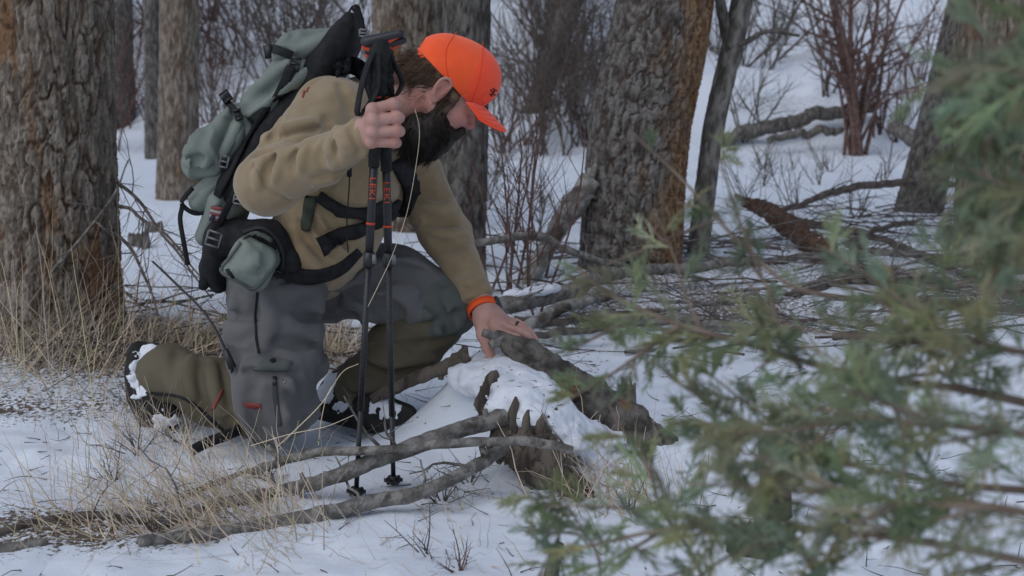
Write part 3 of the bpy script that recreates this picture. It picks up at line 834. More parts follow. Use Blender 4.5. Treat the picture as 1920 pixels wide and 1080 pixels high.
# ================================================================ the kneeling hiker
def sheet(G, thick, N=None, close=True):
    """grid of points (m,n,3) made into a plate"""
    m, n = G.shape[:2]
    if N is None:
        du = np.gradient(G, axis=0); dv = np.gradient(G, axis=1)
        N = np.cross(du, dv); N /= np.linalg.norm(N, axis=2, keepdims=True) + 1e-9
        N *= np.where((N * (CAM - G)).sum(2, keepdims=True) < 0, -1, 1)
    V = np.concatenate([(G + N * thick).reshape(-1, 3), G.reshape(-1, 3)])
    i = np.arange(m - 1)[:, None] * n + np.arange(n - 1)[None]
    q = np.stack([i, i + 1, i + n + 1, i + n], -1).reshape(-1, 4)
    K = m * n
    Q = [q, q[:, ::-1] + K]
    ed = np.concatenate([np.arange(n), np.arange(1, m) * n + n - 1, (m - 1) * n + np.arange(n - 2, -1, -1), np.arange(m - 2, 0, -1) * n])
    e2 = np.roll(ed, -1)
    Q.append(np.stack([ed, ed + K, e2 + K, e2], 1))
    return V, np.concatenate(Q)

def patch(s, quad, n=8, m=8, off=.001, thick=.002):
    """plate lying on surface s inside four pixel corners"""
    a, b, c, d = [np.array(p, float) for p in quad]
    u = np.linspace(0, 1, m)[:, None, None]; v = np.linspace(0, 1, n)[None, :, None]
    px = (a * (1 - v) + b * v) * (1 - u) + (d * (1 - v) + c * v) * u
    P = s.onsurf(px.reshape(-1, 2)); N = s.normal(P, .006)
    G = (P + N * (off - .003)).reshape(m, n, 3)
    return sheet(G, thick + .003, N.reshape(m, n, 3))

def ribbon(s, line, w, n=24, off=.001, thick=.003, k=4):
    """webbing along a pixel line on surface s, w = width in pixels"""
    L = curve(np.array(line, float), n); t = np.gradient(L, axis=0); t /= np.linalg.norm(t, axis=1, keepdims=True)
    nn = np.stack([-t[:, 1], t[:, 0]], 1)
    w = np.interp(np.linspace(0, 1, n), np.linspace(0, 1, np.size(w)), np.atleast_1d(w))
    px = L[:, None] + nn[:, None] * (np.linspace(-.5, .5, k)[None, :, None] * w[:, None, None])
    P = s.onsurf(px.reshape(-1, 2)); N = s.normal(P, .008)
    G = (P + N * (off - .004)).reshape(n, k, 3)
    return sheet(G, thick + .004, N.reshape(n, k, 3))

def band(pts, w, thick, n=24, side=None):
    """free hanging webbing: a flat strip along 3D points"""
    L = curve(np.array(pts, float), n)
    t, N, B = frames(L)
    if side is not None:
        sd_ = np.asarray(side, float); S = sd_ - t * (t @ sd_)[:, None]; S /= np.linalg.norm(S, axis=1, keepdims=True)
    else: S = N
    G = L[:, None] + S[:, None] * (np.linspace(-.5, .5, 3)[None, :, None] * w)
    return sheet(G, thick)

# ---- fabrics and skin
M_skin = mat('skin', (.42, .235, .195), (.50, .30, .255), 26, .6, .55, 240, sss=.10, spec=.35, lo=.3, hi=.7, cattr='tint', bdist=.002)
M_fleece = mat('tan_fleece', (.255, .188, .108), (.30, .226, .136), 14, .95, .25, 90, sheen=.25, spec=.1, bdist=.003, weave=700)
M_grey = mat('grey_softshell', (.112, .110, .112), (.134, .131, .132), 9, .85, .25, 60, sheen=.1, spec=.2, bdist=.004, weave=900)
M_kneepad = mat('grey_green_reinforcement', (.088, .098, .090), (.110, .120, .110), 9, .85, .25, 70, spec=.2, bdist=.004, weave=900)
M_olive = mat('olive_gaiter_cloth', (.100, .084, .056), (.128, .110, .076), 7, .85, .35, 40, spec=.2, bdist=.005, weave=800)
M_black = mat('black_webbing', (.010, .010, .011), (.020, .020, .022), 40, .8, .25, 300, spec=.25, bdist=.001, weave=900)
M_rubber = mat('boot_rubber', (.012, .011, .010), (.03, .027, .024), 30, .75, .5, 90)
M_orange = mat('blaze_orange_mesh', (1.0, .118, .028), (.90, .095, .020), 18, .85, .5, 420, spec=.2, sheen=.2, bdist=.0012)
M_orange_f = mat('blaze_orange_front', (1.0, .085, .028), (.97, .075, .022), 12, .75, .2, 200, spec=.2, sheen=.2, bdist=.001)
M_red = mat('red_print', (.27, .05, .042), (.22, .042, .036), 40, .7)
M_hair = mat('brown_hair', (.075, .042, .026), (.135, .080, .050), 60, .55, .3, 200, spec=.35)
M_beard = mat('dark_beard', (.008, .006, .005), (.018, .012, .009), 60, .6, .3, 200, spec=.3)
M_dkplastic = mat('black_plastic', (.018, .018, .020), None, rough=.4, spec=.5)
M_white = mat('white_mark', (.7, .7, .7), None, rough=.6)
M_metal = mat('pale_metal', (.45, .45, .45), None, rough=.35, metallic=.8)

# ---- joints
J = dict(
    pelvis=W(548, 490, 3.42), rhip=W(520, 520, 3.31), rknee=W(512, 775, 3.20), rank=W(312, 694, 3.42),
    lhip=W(588, 510, 3.52), lknee=W(838, 570, 3.42), lank=W(668, 735, 3.46),
    waist=W(585, 455, 3.40), chest=W(648, 335, 3.35), upper=W(682, 225, 3.33),
    rsh=W(618, 216, 3.17), relb=W(500, 346, 2.97), rwr=W(686, 254, 2.815),
    lsh=W(752, 290, 3.50), lelb=W(836, 440, 3.49), lwr=W(907, 578, 3.34), neck=W(742, 178, 3.29))
yaw, pit = R(7), R(36)
hF = np.array([math.cos(pit) * math.cos(yaw), math.cos(pit) * math.sin(yaw), -math.sin(pit)])
hS = np.array([math.sin(yaw), -math.cos(yaw), 0.0])
hU = np.cross(hS, hF); hU = hU if hU[2] > 0 else -hU
HM = np.stack([hF, hU, hS], 1)
hc = W(833, 164, 3.24)
def H(f, u, s): return hc + HM @ np.array([f, u, s])

# ---- body: one continuous skin surface (head, neck, arms, hands, trunk, legs)
body = SDF()
b_ = body
b_.ell(H(-.012, .033, 0), (.094, .083, .074), HM, k=.02)
b_.ell(H(.040, -.040, 0), (.056, .075, .056), HM, k=.03)
b_.cone(H(.0, -.05, .050), H(.066, -.102, .018), .020, .020, k=.02)
b_.cone(H(.0, -.05, -.050), H(.066, -.102, -.018), .020, .020, k=.02)
b_.ell(H(.072, -.106, 0), (.024, .022, .026), HM, k=.02)
b_.ell(H(.078, .006, 0), (.018, .015, .046), HM, k=.015)
for s_ in (1, -1):
    b_.ell(H(.062, -.036, .036 * s_), (.028, .024, .024), HM, k=.02)
    b_.ell(H(.090, -.016, .030 * s_), (.014, .011, .016), HM, k=.008, op='s')
    b_.ell(H(.074, -.016, .030 * s_), (.0125, .0125, .0125), HM, k=.003)
    b_.cone(H(.086, -.007, .018 * s_), H(.080, -.008, .044 * s_), .0042, .004, k=.005)   # upper lid
    b_.ell(H(.099, -.044, .010 * s_), (.010, .007, .007), HM, k=.006)
b_.cone(H(.090, -.002, 0), H(.110, -.038, 0), .0080, .0100, k=.012)
b_.ell(H(.096, -.070, 0), (.010, .006, .024), HM, k=.006)
b_.ell(H(.094, -.083, 0), (.010, .007, .021), HM, k=.006)
b_.cone(H(.098, -.0765, -.022), H(.098, -.0765, .022), .0022, .0022, k=.003, op='s')
# ear towards the camera and its fellow
for s_ in (1, -1):
    e = lambda f, u, w: H(-.008 + f, -.010 + u, (.072 + w) * s_)
    b_.ell(e(0, 0, .002), (.017, .030, .007), HM, k=.006)
    ring = [e(.012, .006, .006), e(.014, .020, .010), e(.004, .031, .013), e(-.010, .028, .016), e(-.017, .014, .018), e(-.016, -.004, .016), e(-.008, -.020, .011), e(.002, -.030, .006)]
    b_.poly(curve(ring, 16), .0042, k=.005)
    b_.ell(e(.002, -.029, .004), (.007, .009, .005), HM, k=.004)
    b_.ell(e(.0, .0, .012), (.009, .014, .007), HM, k=.004, op='s')
    b_.ell(e(.008, -.004, .007), (.005, .007, .004), HM, k=.004)
b_.cone(H(-.038, -.035, 0), J['neck'] - np.array([.03, 0, .02]), .060, .066, k=.03)
b_.cone(J['neck'] - np.array([.03, 0, .02]), J['upper'], .066, .08, k=.04)
b_.cone(J['upper'], J['chest'], .085, .10, k=.05)
b_.cone(J['chest'], J['waist'], .10, .095, k=.05)
b_.cone(J['waist'], J['pelvis'], .095, .09, k=.05)
b_.cone(J['rhip'], J['lhip'], .07, .07, k=.05)
b_.cone(J['rhip'], J['rknee'] + [0, 0, .01], .072, .048, k=.04)
b_.cone(J['rknee'] + [0, 0, .01], J['rank'], .048, .038, k=.02)
b_.cone(J['lhip'], J['lknee'], .070, .050, k=.04)
b_.cone(J['lknee'], J['lank'], .050, .040, k=.02)
b_.cone(J['rsh'], J['lsh'], .055, .055, k=.05)
b_.cone(J['rsh'], J['relb'], .050, .038, k=.03)
b_.cone(J['relb'], J['rwr'], .038, .028, k=.02)
b_.cone(J['lsh'], J['lelb'], .050, .038, k=.03)
b_.cone(J['lelb'], J['lwr'], .038, .0295, k=.02)
# right hand closed round the two pole grips
wr = J['rwr']
mcp = [(699, 205, 2.769), (700, 226, 2.762), (699, 248, 2.763), (696, 267, 2.770)]
pip = [(737, 195, 2.772), (744, 220, 2.766), (745, 245, 2.766), (739, 267, 2.772)]
rr_ = [.0135, .0138, .0134, .0122]
b_.cone(wr, W(690, 240, 2.80), .029, .030, k=.02, flat=(0, 1, 0), fs=.75)
for i in range(4):
    A_, B_ = W(*mcp[i]), W(*pip[i]); x, y, Y_ = pip[i]; r_ = rr_[i]
    b_.cone(wr + (A_ - wr) * .25, A_, .019, r_ * 1.05, k=.012)
    b_.ell(A_ - [0, .005, 0], (r_ * 1.08,) * 3, k=.006)
    b_.cone(A_, B_, r_ * .92, r_ * .94, k=.0025)
    b_.ell(B_, (r_,) * 3, k=.003)
    C_ = W(x + 4, y + 1, Y_ + .030); D_ = W(x - 14, y + 2, Y_ + .058); E_ = W(x - 36, y + 3, Y_ + .058)
    b_.cone(B_, C_, r_ * .98, r_ * .9, k=.004)
    b_.cone(C_, D_, r_ * .9, r_ * .85, k=.004)
    b_.cone(D_, E_, r_ * .85, r_ * .75, k=.004)
b_.cone(W(688, 258, 2.83), W(694, 226, 2.845), .022, .018, k=.02)
b_.cone(W(694, 226, 2.845), W(708, 196, 2.845), .0165, .0145, k=.01)
b_.cone(W(708, 196, 2.845), W(736, 188, 2.832), .0140, .0115, k=.006)
# left hand spread on the broken log
lw = J['lwr']
lm_ = [(936, 622, 3.215), (944, 613, 3.245), (948, 606, 3.275), (943, 600, 3.305)]
lp_ = [(968, 634, 3.205), (976, 622, 3.235), (978, 614, 3.262), (968, 606, 3.30)]
lt_ = [(992, 660, 3.205), (1001, 647, 3.232), (1005, 638, 3.255), (990, 624, 3.292)]
b_.cone(lw, W(916, 598, 3.30), .029, .031, k=.02)
for i in range(4):
    A_, B_, C_ = W(*lm_[i]), W(*lp_[i]), W(*lt_[i])
    b_.cone(lw + (A_ - lw) * .2, A_, .022, .0145, k=.018)
    b_.cone(A_, B_, .0132, .0118, k=.008); b_.cone(B_, (B_ + C_) / 2 + [0, 0, .006], .0118, .0108, k=.005); b_.cone((B_ + C_) / 2 + [0, 0, .006], C_, .0108, .0088, k=.005)
b_.cone(W(905, 597, 3.30), W(907, 628, 3.262), .026, .0185, k=.02)
b_.cone(W(907, 628, 3.262), W(915, 652, 3.245), .0175, .0150, k=.01)
b_.cone(W(915, 652, 3.245), W(921, 670, 3.235), .0145, .0120, k=.008)
lo, hi = body.bounds()
V, Q = body.mesh(lo, hi, .0034)
# ruddy cheeks, nose, ears and knuckles
tint = np.ones((len(V), 3))
def blush(c, r, col):
    w = np.exp(-((V - c) ** 2).sum(1) / r ** 2)[:, None]
    tint[:] = tint * (1 - w) + np.array(col) * w
for c, r in ((H(.112, -.046, 0), .022), (H(.066, -.040, .05), .03), (H(-.008, -.01, .085), .028), (H(-.03, -.07, .05), .04)): blush(c, r, (1.05, .78, .74))
for p in mcp + lm_ + pip: blush(W(*p), .014, (1.04, .82, .80))
blush(H(.098, -.078, .0), .018, (.9, .62, .60))
base = np.array([J['rknee'][0], J['rknee'][1], float(T(J['rknee'][0], J['rknee'][1]))])
person = obj('person', V, Q, None, M_skin, at=base, attrs={'tint': tint})
tag(person, 'bearded hiker in blaze orange cap and tan fleece kneeling on one knee in the snow', 'person')

# ---- tan fleece pullover
sh = SDF()
Yx = (0, 1, 0)
sh.cone(W(588, 476, 3.40), W(640, 340, 3.355), .128, .142, k=.05, flat=Yx, fs=1.22)
sh.cone(W(640, 340, 3.355), W(678, 232, 3.335), .142, .112, k=.05, flat=Yx, fs=1.32)
sh.cone(J['rsh'] + [.01, .03, 0], J['lsh'] + [0, -.05, .02], .080, .078, k=.06)
sh.cone(W(690, 208, 3.32), W(738, 182, 3.295), .082, .068, k=.03)
sh.cone(J['rsh'], J['relb'], .090, .069, k=.05)
sh.cone(J['relb'], W(600, 302, 2.885), .066, .053, k=.03)
sh.cone(W(600, 302, 2.885), J['rwr'] + [-.004, 0, 0], .053, .040, k=.02)
sh.cone(J['lsh'], J['lelb'], .086, .064, k=.05)
sh.cone(J['lelb'], W(889, 545, 3.38), .064, .046, k=.03)
# hem bulging over the belt
sh.poly(curve([W(540, 500, 3.24), W(575, 498, 3.20), W(612, 492, 3.20), W(642, 478, 3.24), W(664, 455, 3.30)], 14), .036, k=.05)
sh.ell(W(625, 430, 3.33), (.11, .15, .10), k=.06)
# cuffs
def ringcuff(s, c, ax, R_, r_):
    ax = np.asarray(ax, float); ax /= np.linalg.norm(ax); u = np.cross(ax, [0, 0, 1]); u /= np.linalg.norm(u); v = np.cross(ax, u)
    a = np.linspace(0, 2 * math.pi, 17)
    s.poly([c + (u * math.cos(t) + v * math.sin(t)) * R_ for t in a], r_, k=.008)
ax_ = J['rwr'] - W(600, 302, 2.885)
ringcuff(sh, J['rwr'] + [-.002, 0, 0] - ax_ * .04, ax_, .036, .0085); ringcuff(sh, J['rwr'] + [-.002, 0, 0] + ax_ * .045, ax_, .035, .0055)
ax2 = W(886, 540, 3.385) - J['lelb']
ringcuff(sh, W(895, 555, 3.365), ax2, .039, .007)
sh0 = SDF(); sh0.p = list(sh.p)
for ln, r_, op in [
        ([(560, 150), (525, 190), (500, 235), (488, 275)], .010, 'u'),
        ([(598, 146), (556, 178), (520, 225)], .006, 's'),
        ([(488, 272), (540, 248), (600, 236)], .009, 's'), ([(496, 258), (550, 236), (590, 228)], .009, 'u'),
        ([(482, 290), (545, 277), (586, 264)], .010, 's'), ([(480, 305), (530, 290), (570, 284)], .010, 'u'),
        ([(530, 205), (520, 240), (505, 262)], .008, 's'),
        ([(478, 312), (494, 348), (540, 376)], .0045, 's'),
        ([(496, 300), (484, 326), (482, 350)], .008, 'u'), ([(522, 292), (506, 318), (500, 340)], .009, 's'), ([(538, 290), (522, 315), (516, 336)], .008, 'u'),
        ([(562, 284), (552, 300), (548, 318)], .008, 's'), ([(575, 276), (568, 296), (566, 312)], .007, 'u'),
        ([(604, 270), (600, 290), (604, 308)], .007, 's'), ([(620, 262), (618, 284), (624, 304)], .008, 'u'),
        ([(634, 254), (634, 274), (644, 296)], .007, 's'), ([(646, 246), (648, 266), (660, 290)], .008, 'u'),
        ([(658, 238), (661, 258), (672, 284)], .006, 's'), ([(624, 312), (654, 300), (680, 292)], .007, 'u'), ([(590, 336), (640, 322), (676, 306)], .008, 's'),
        ([(600, 352), (560, 374), (520, 386)], .005, 's'),
        ([(560, 420), (580, 460), (620, 490)], .012, 's'), ([(545, 430), (562, 470), (598, 502)], .012, 'u'), ([(600, 420), (618, 455), (645, 474)], .012, 'u'),
        ([(580, 400), (610, 440), (650, 462)], .010, 's'), ([(640, 395), (660, 430), (680, 445)], .010, 'u'), ([(630, 240), (650, 270), (650, 300)], .01, 'u'),
        ([(610, 220), (625, 262)], .008, 's'), ([(640, 160), (655, 200), (660, 230)], .010, 's'),
        ([(790, 360), (820, 372), (842, 366)], .009, 's'), ([(786, 380), (822, 394), (850, 388)], .009, 'u'), ([(800, 410), (830, 422), (858, 414)], .010, 's'),
        ([(800, 432), (836, 440), (868, 432)], .010, 'u'), ([(812, 452), (846, 462), (876, 450)], .009, 's'), ([(826, 480), (858, 484), (886, 470)], .007, 'u'),
        ([(846, 510), (876, 510), (898, 496)], .006, 's'), ([(862, 528), (886, 528), (906, 516)], .006, 'u'), ([(872, 545), (894, 544), (912, 534)], .005, 's'), ([(880, 556), (900, 556), (916, 548)], .005, 'u')]:
    try: sh0.stroke(ln, r_, .10, .014, op)
    except ValueError: pass
sh.p += sh0.flush().p[len(sh.p):]
sh.disp = lambda P: .0030 * fbm(P * np.array([16, 12, 16]), 2) + .0011 * vnoise(P * 60) + crease(P, .006, [14, 9, 16], 2)
V, Q = sh.mesh(*sh.bounds(), .0042)
fleece = obj('fleece_pullover', V, Q, None, M_fleece, person)
fleece['label'] = 'tan fleece pullover with wrinkled sleeves'
# shirt shoulder mark, seams
a = Acc()
for q in ([(566, 182), (570, 170), (573, 171), (569, 184)], [(574, 172), (578, 164), (580, 164), (576, 174)]): a.add(*patch(sh, q, 3, 4, .001, .001))
a.obj('shoulder_logo', M_red, fleece)
a = Acc(); a.add(*ribbon(sh, [(478, 316), (497, 352), (545, 379)], 2.5, 30, .0003, .0012, 3)); a.obj('seam', M_fleece, fleece)

# ---- grey trousers
FOLD = 2.3
tr = SDF()
tr.cone(J['rhip'] + [0, .0, -.01], J['lhip'], .120, .112, k=.06)
tr.cone(J['pelvis'], J['waist'] + [-.01, 0, -.02], .130, .118, k=.06, flat=Yx, fs=1.2)
tr.cone(J['rhip'] + [0, 0, .01], W(512, 660, 3.24), .122, .112, k=.05)
tr.cone(W(512, 660, 3.24), W(516, 770, 3.20), .112, .086, k=.04)
tr.cone(J['lhip'] + [0, -.03, .0], W(740, 535, 3.46), .122, .100, k=.05)
tr.cone(W(740, 535, 3.46), W(833, 570, 3.42), .100, .082, k=.05)
tr.ell(W(842, 578, 3.41), (.078, .080, .072), k=.03)
tr.box(W(512, 742, 3.14), (.085, .055, .085), np.eye(3), .045, k=.04)     # bellows of the thigh pocket
tr0 = SDF(); tr0.p = list(tr.p)
for ln, r_, op in [
        ([(636, 560), (690, 540), (760, 520)], .011, 's'), ([(640, 575), (700, 562), (780, 552)], .010, 'u'), ([(650, 585), (710, 580), (790, 585)], .010, 's'),
        ([(630, 540), (670, 515), (720, 490)], .011, 'u'), ([(625, 528), (650, 505), (690, 480)], .009, 's'),
        ([(620, 560), (605, 610), (590, 660)], .012, 's'), ([(600, 560), (588, 620), (575, 680)], .012, 'u'), ([(640, 590), (615, 640), (596, 700)], .012, 'u'),
        ([(790, 606), (820, 600), (862, 588)], .010, 's'), ([(800, 622), (832, 618), (866, 608)], .009, 'u'), ([(770, 600), (800, 588), (836, 585)], .008, 'u'), ([(800, 560), (836, 604), (840, 620)], .008, 's'),
        ([(440, 560), (436, 620), (430, 665)], .012, 'u'), ([(424, 560), (420, 620), (422, 660)], .010, 's'),
        ([(486, 560), (482, 610), (486, 655)], .006, 's'), ([(500, 560), (508, 600), (498, 650)], .010, 'u'),
        ([(530, 530), (580, 520), (620, 510)], .008, 's'), ([(540, 548), (590, 540)], .008, 'u'),
        ([(420, 668), (440, 688), (500, 694), (560, 690)], .007, 'u'), ([(424, 676), (440, 696), (500, 702), (580, 696)], .005, 's'),
        ([(440, 690), (450, 760), (478, 812)], .007, 'u'), ([(478, 814), (520, 818), (572, 804)], .008, 'u'), ([(486, 824), (530, 828), (580, 812)], .007, 's'),
        ([(560, 700), (568, 750), (572, 800)], .010, 's'), ([(578, 690), (584, 740), (586, 790)], .010, 'u'), ([(545, 720), (548, 760), (540, 800)], .007, 'u'),
        ([(470, 700), (474, 740)], .008, 's'), ([(700, 500), (750, 492), (800, 505)], .010, 'u'), ([(690, 520), (760, 508), (830, 530)], .008, 's'),
        ([(680, 470), (720, 475), (760, 482)], .008, 's'),
        ([(425, 590), (455, 600), (478, 590)], .007, 's'), ([(428, 606), (458, 618), (480, 612)], .008, 'u'), ([(545, 580), (580, 600), (606, 596)], .008, 's'), ([(540, 604), (572, 622), (600, 622)], .008, 'u'),
        ([(520, 640), (556, 652), (590, 648)], .008, 's'), ([(528, 662), (560, 672), (590, 668)], .007, 'u'), ([(648, 560), (680, 575), (700, 598)], .009, 'u'), ([(668, 550), (704, 566), (726, 596)], .008, 's'),
        ([(742, 540), (764, 566), (770, 596)], .008, 'u'), ([(724, 560), (744, 580), (750, 600)], .007, 's'), ([(780, 516), (806, 540), (816, 570)], .008, 's'), ([(464, 745), (478, 778), (498, 802)], .007, 's'), ([(540, 740), (556, 770), (556, 800)], .008, 's')]:
    try: tr0.stroke(ln, r_, .15, .022, op)
    except ValueError: pass
tr.p += tr0.flush().p[len(tr.p):]
tr.disp = lambda P: .0040 * fbm(P * np.array([11, 10, 11]) + 3, 3) + .0008 * vnoise(P * 70) + crease(P, .014, [11, 9, 12], 6)
# hollow where the gaiters begin
tr.plane(W(470, 838, 3.2), (-.30, 0, -.95), k=.02)
V, Q = tr.mesh(*tr.bounds(), .0046)
c = V[Q].mean(1)
kn = W(852, 580, 3.36); kd = np.linalg.norm((c - kn) * [1.0, .55, 1.0], axis=1)
low = c[:, 2] < W(0, 812, 3.2)[2]
midx = ((kd < .088 + .006 * vnoise(c * 20)) | (low & (c[:, 0] < W(640, 800, 3.2)[0]))).astype(int)
trousers = obj('trousers', V, Q, None, [M_grey, M_kneepad], person, midx=midx)
trousers['label'] = 'grey softshell trousers with grey green knees'
a = Acc(); a.add(*ribbon(tr, [(515, 716), (517, 750), (525, 798)], 9, 30, .001, .003, 4)); a.obj('pocket_zip', mat('zip_tape', (.055, .055, .062), None, rough=.7), trousers)
a = Acc(); a.add(*ribbon(tr, [(483, 548), (479, 590), (481, 630), (486, 662)], 4, 30, .001, .002, 3)); a.obj('thigh_zip', M_black, trousers)
a = Acc(); a.add(*patch(tr, [(474, 692), (508, 668), (548, 680), (540, 694)], 9, 6, .003, .003)); fl_ = a.obj('pocket_flap', M_kneepad, trousers)
def disc(s, px, r, thick=.004, n=16, off=.0):
    P = s.onsurf([px])[0]; N = s.normal(P[None], .006)[0]
    a = Acc(); a.tube([P + N * (off - .003), P + N * (off + thick)], [r, r * .92], n); return a
disc(tr, (512, 680), .0085, .004, off=.005).obj('snap_button', M_black, fl_)
disc(tr, (532, 715), .005, .003).obj('eyelet', M_metal, trousers)
disc(tr, (532, 715), .0025, .0036).obj('eyelet_hole', M_black, trousers)
a = Acc(); a.add(*patch(tr, [(453, 755), (489, 757), (490, 766), (470, 764)], 6, 3, .001, .0012)); a.add(*patch(tr, [(458, 760), (478, 763), (480, 767), (462, 764)], 4, 3, .0012, .0012)); a.obj('red_logo', M_red, trousers)
a = Acc(); a.add(*patch(tr, [(512, 708), (519, 708), (519, 722), (512, 722)], 3, 3, .002, .004)); a.obj('zip_pull', M_dkplastic, trousers)

# ---- gaiters
FOLD = 1.6
def gaiter(cs, strokes, seed):
    g = SDF()
    for a_, b__, r1, r2 in cs: g.cone(a_, b__, r1, r2, k=.04)
    g0 = SDF(); g0.p = list(g.p)
    for ln, r_, op in strokes:
        try: g0.stroke(ln, r_, .15, .02, op)
        except ValueError: pass
    g.p += g0.flush().p[len(g.p):]
    g.disp = lambda P: .0040 * fbm(P * 13 + seed, 2) + crease(P, .0065, [12, 10, 15], seed)
    V, Q = g.mesh(*g.bounds(), .0045)
    o = obj('gaiter', V, Q, None, M_olive, person); return g, o
gR, gaR = gaiter([(W(478, 760, 3.24), W(400, 735, 3.30), .085, .083), (W(400, 735, 3.30), W(318, 698, 3.41), .083, .068), (W(318, 698, 3.41), W(292, 692, 3.44), .068, .062)],
          [([(380, 665), (372, 710), (388, 770)], .009, 's'), ([(362, 660), (352, 700), (362, 745)], .009, 'u'), ([(410, 690), (424, 740), (440, 790)], .010, 's'), ([(398, 680), (404, 730), (418, 790)], .009, 'u'), ([(330, 660), (322, 700), (330, 735)], .007, 's')], 2)
a = Acc(); a.add(*ribbon(gR, [(417, 730), (409, 748), (398, 769)], [3, 6, 4], 14, .001, .0015, 3)); a.obj('red_mark', M_red, gaR)
a = Acc(); a.add(*ribbon(gR, [(262, 735), (330, 742), (370, 762), (420, 808)], 4, 30, .001, .003, 3)); a.obj('hem_binding', M_black, gaR)
# its strap sticking out over the snow
a = Acc(); a.add(*band([W(450, 805, 3.16), W(420, 818, 3.13), W(388, 830, 3.12), W(357, 846, 3.10)], .027, .003, side=UP)); a.obj('gaiter_strap', M_black, gaR)
gL, gaL = gaiter([(W(815, 602, 3.43), W(755, 655, 3.45), .084, .088), (W(755, 655, 3.45), W(680, 722, 3.46), .088, .070), (W(680, 722, 3.46), W(668, 738, 3.455), .070, .060)],
          [([(700, 640), (760, 650), (830, 640)], .007, 's'), ([(690, 672), (750, 682), (810, 672)], .008, 'u'), ([(680, 690), (730, 706), (790, 690)], .009, 's'), ([(670, 715), (710, 728), (760, 715)], .008, 'u'), ([(660, 740), (690, 752), (730, 744)], .008, 's'), ([(640, 690), (655, 720)], .008, 'u')], 5)

# ---- boots
def boot(name_parts, s, snowspots, sole):
    V, Q = s.mesh(*s.bounds(), .0042)
    o = obj('boot', V, Q, None, M_rubber, person)
    if sole is not None:
        V, Q = sole.mesh(*sole.bounds(), .0042); obj('sole', V, Q, None, M_rubber, o)
    sn = SDF(); K = np.array([s.onsurf([p])[0] for p, rad in snowspots]); KR = np.array([rad for p, rad in snowspots])
    def film(P):   # a ragged film of packed snow on the boot
        d = (np.linalg.norm(P[:, None] - K[None], axis=2) - KR[None] * 1.25).min(1) + .022 * fbm(P * 55, 3)
        sh_ = s(P) if sole is None else np.minimum(s(P), sole(P))
        return np.maximum(sh_ - .004 - .004 * fbm(P * 45, 2), d)
    sn._add(film, K.mean(0), np.linalg.norm(K - K.mean(0), axis=1).max() + .05, .002, 'u')
    V, Q = sn.mesh(*sn.bounds(), .0036); obj('stuck_snow', V, Q, None, M_bsnow, o)['kind'] = 'stuff'
    return o
bR = SDF()
bR.cone(W(286, 676, 3.44), W(292, 752, 3.41), .050, .046, k=.03)
bR.cone(W(292, 752, 3.41), W(318, 778, 3.38), .044, .036, k=.03)
bR.cone(W(300, 700, 3.43), W(320, 745, 3.40), .040, .035, k=.03)
sR = SDF()
sR.poly([W(262, 662, 3.45), W(258, 700, 3.44), W(264, 744, 3.42), W(282, 784, 3.39), W(310, 800, 3.37)], [.034, .036, .038, .036, .028], k=.01)
for i, (x, y) in enumerate([(250, 668), (247, 686), (247, 706), (249, 726), (253, 746), (260, 764), (270, 782)]):
    sR.cone(W(x + 3, y, 3.40), W(x + 3, y, 3.48), .012, .012, k=.004)
boot('boot', bR, [((272, 668), .022), ((262, 690), .022), ((256, 712), .020), ((262, 735), .018), ((276, 655), .02), ((300, 790), .02), ((330, 790), .015)], sR)
bL = SDF()
bL.cone(W(622, 750, 3.47), W(700, 766, 3.41), .048, .050, k=.03)
bL.cone(W(700, 766, 3.41), W(758, 782, 3.34), .047, .038, k=.03)
bL.cone(W(640, 725, 3.48), W(660, 752, 3.47), .05, .05, k=.03)
sL = SDF()
sL.poly([W(604, 768, 3.46), W(660, 784, 3.41), W(720, 798, 3.35), W(768, 800, 3.32)], [.030, .028, .030, .027], k=.01)
boot('boot', bL, [((610, 735), .024), ((622, 715), .022), ((640, 760), .016), ((712, 752), .026), ((724, 768), .022), ((716, 735), .024), ((748, 768), .012), ((740, 728), .02)], sL)

# ---- cap
M_stitch = mat('orange_thread', (.75, .07, .02), None)
cap = SDF()
cap.ell(H(-.010, .036, 0), (.107, .094, .086), HM, k=.02)
cap.ell(H(.035, .062, 0), (.082, .075, .074), HM, k=.03)
e1, e2 = H(-.104, .034, 0), H(.060, .002, 0)
inner = SDF(); inner.ell(H(-.010, .034, 0), (.102, .089, .081), HM, k=.02); inner.ell(H(.035, .058, 0), (.077, .071, .069), HM, k=.03)
ex = e2 - e1; ex /= np.linalg.norm(ex); dn = np.cross(ex, hS); dn = dn if dn[2] < 0 else -dn
cap.plane(e1, dn, k=.002)
cap.ell(H(-.100, .040, 0), (.03, .030, .032), HM, k=.004, op='s')                       # opening over the back strap
cap._add(lambda P: inner(P), hc, 1e9, .002, 's')
cap0 = SDF(); cap0.p = cap.p[:3]
V, Q = cap.mesh(H(0, .03, 0) - .15, H(0, .03, 0) + .15, .003)
loc = (V[Q].mean(1) - hc) @ HM
mi = (loc[:, 0] + .25 * loc[:, 1] > .052).astype(int)
capo = obj('cap', V, Q, None, [M_orange, M_orange_f], person, midx=mi)
capo['label'] = 'blaze orange baseball cap with mesh back'
for ln in ([(906, 78), (903, 120), (895, 160), (884, 192)], [(856, 60), (838, 90), (836, 120), (843, 155)]):
    L = cap0.onsurf(curve(np.array(ln, float), 20)); a = Acc(); a.tube(L + cap0.normal(L) * .0003, .0011, 5, False); a.obj('panel_seam', M_stitch, capo)
s_ = np.linspace(-1, 1, 25)[None]; w_ = np.linspace(0, 1, 12)[:, None]
sw = .080 * s_ * (1 + .10 * w_)
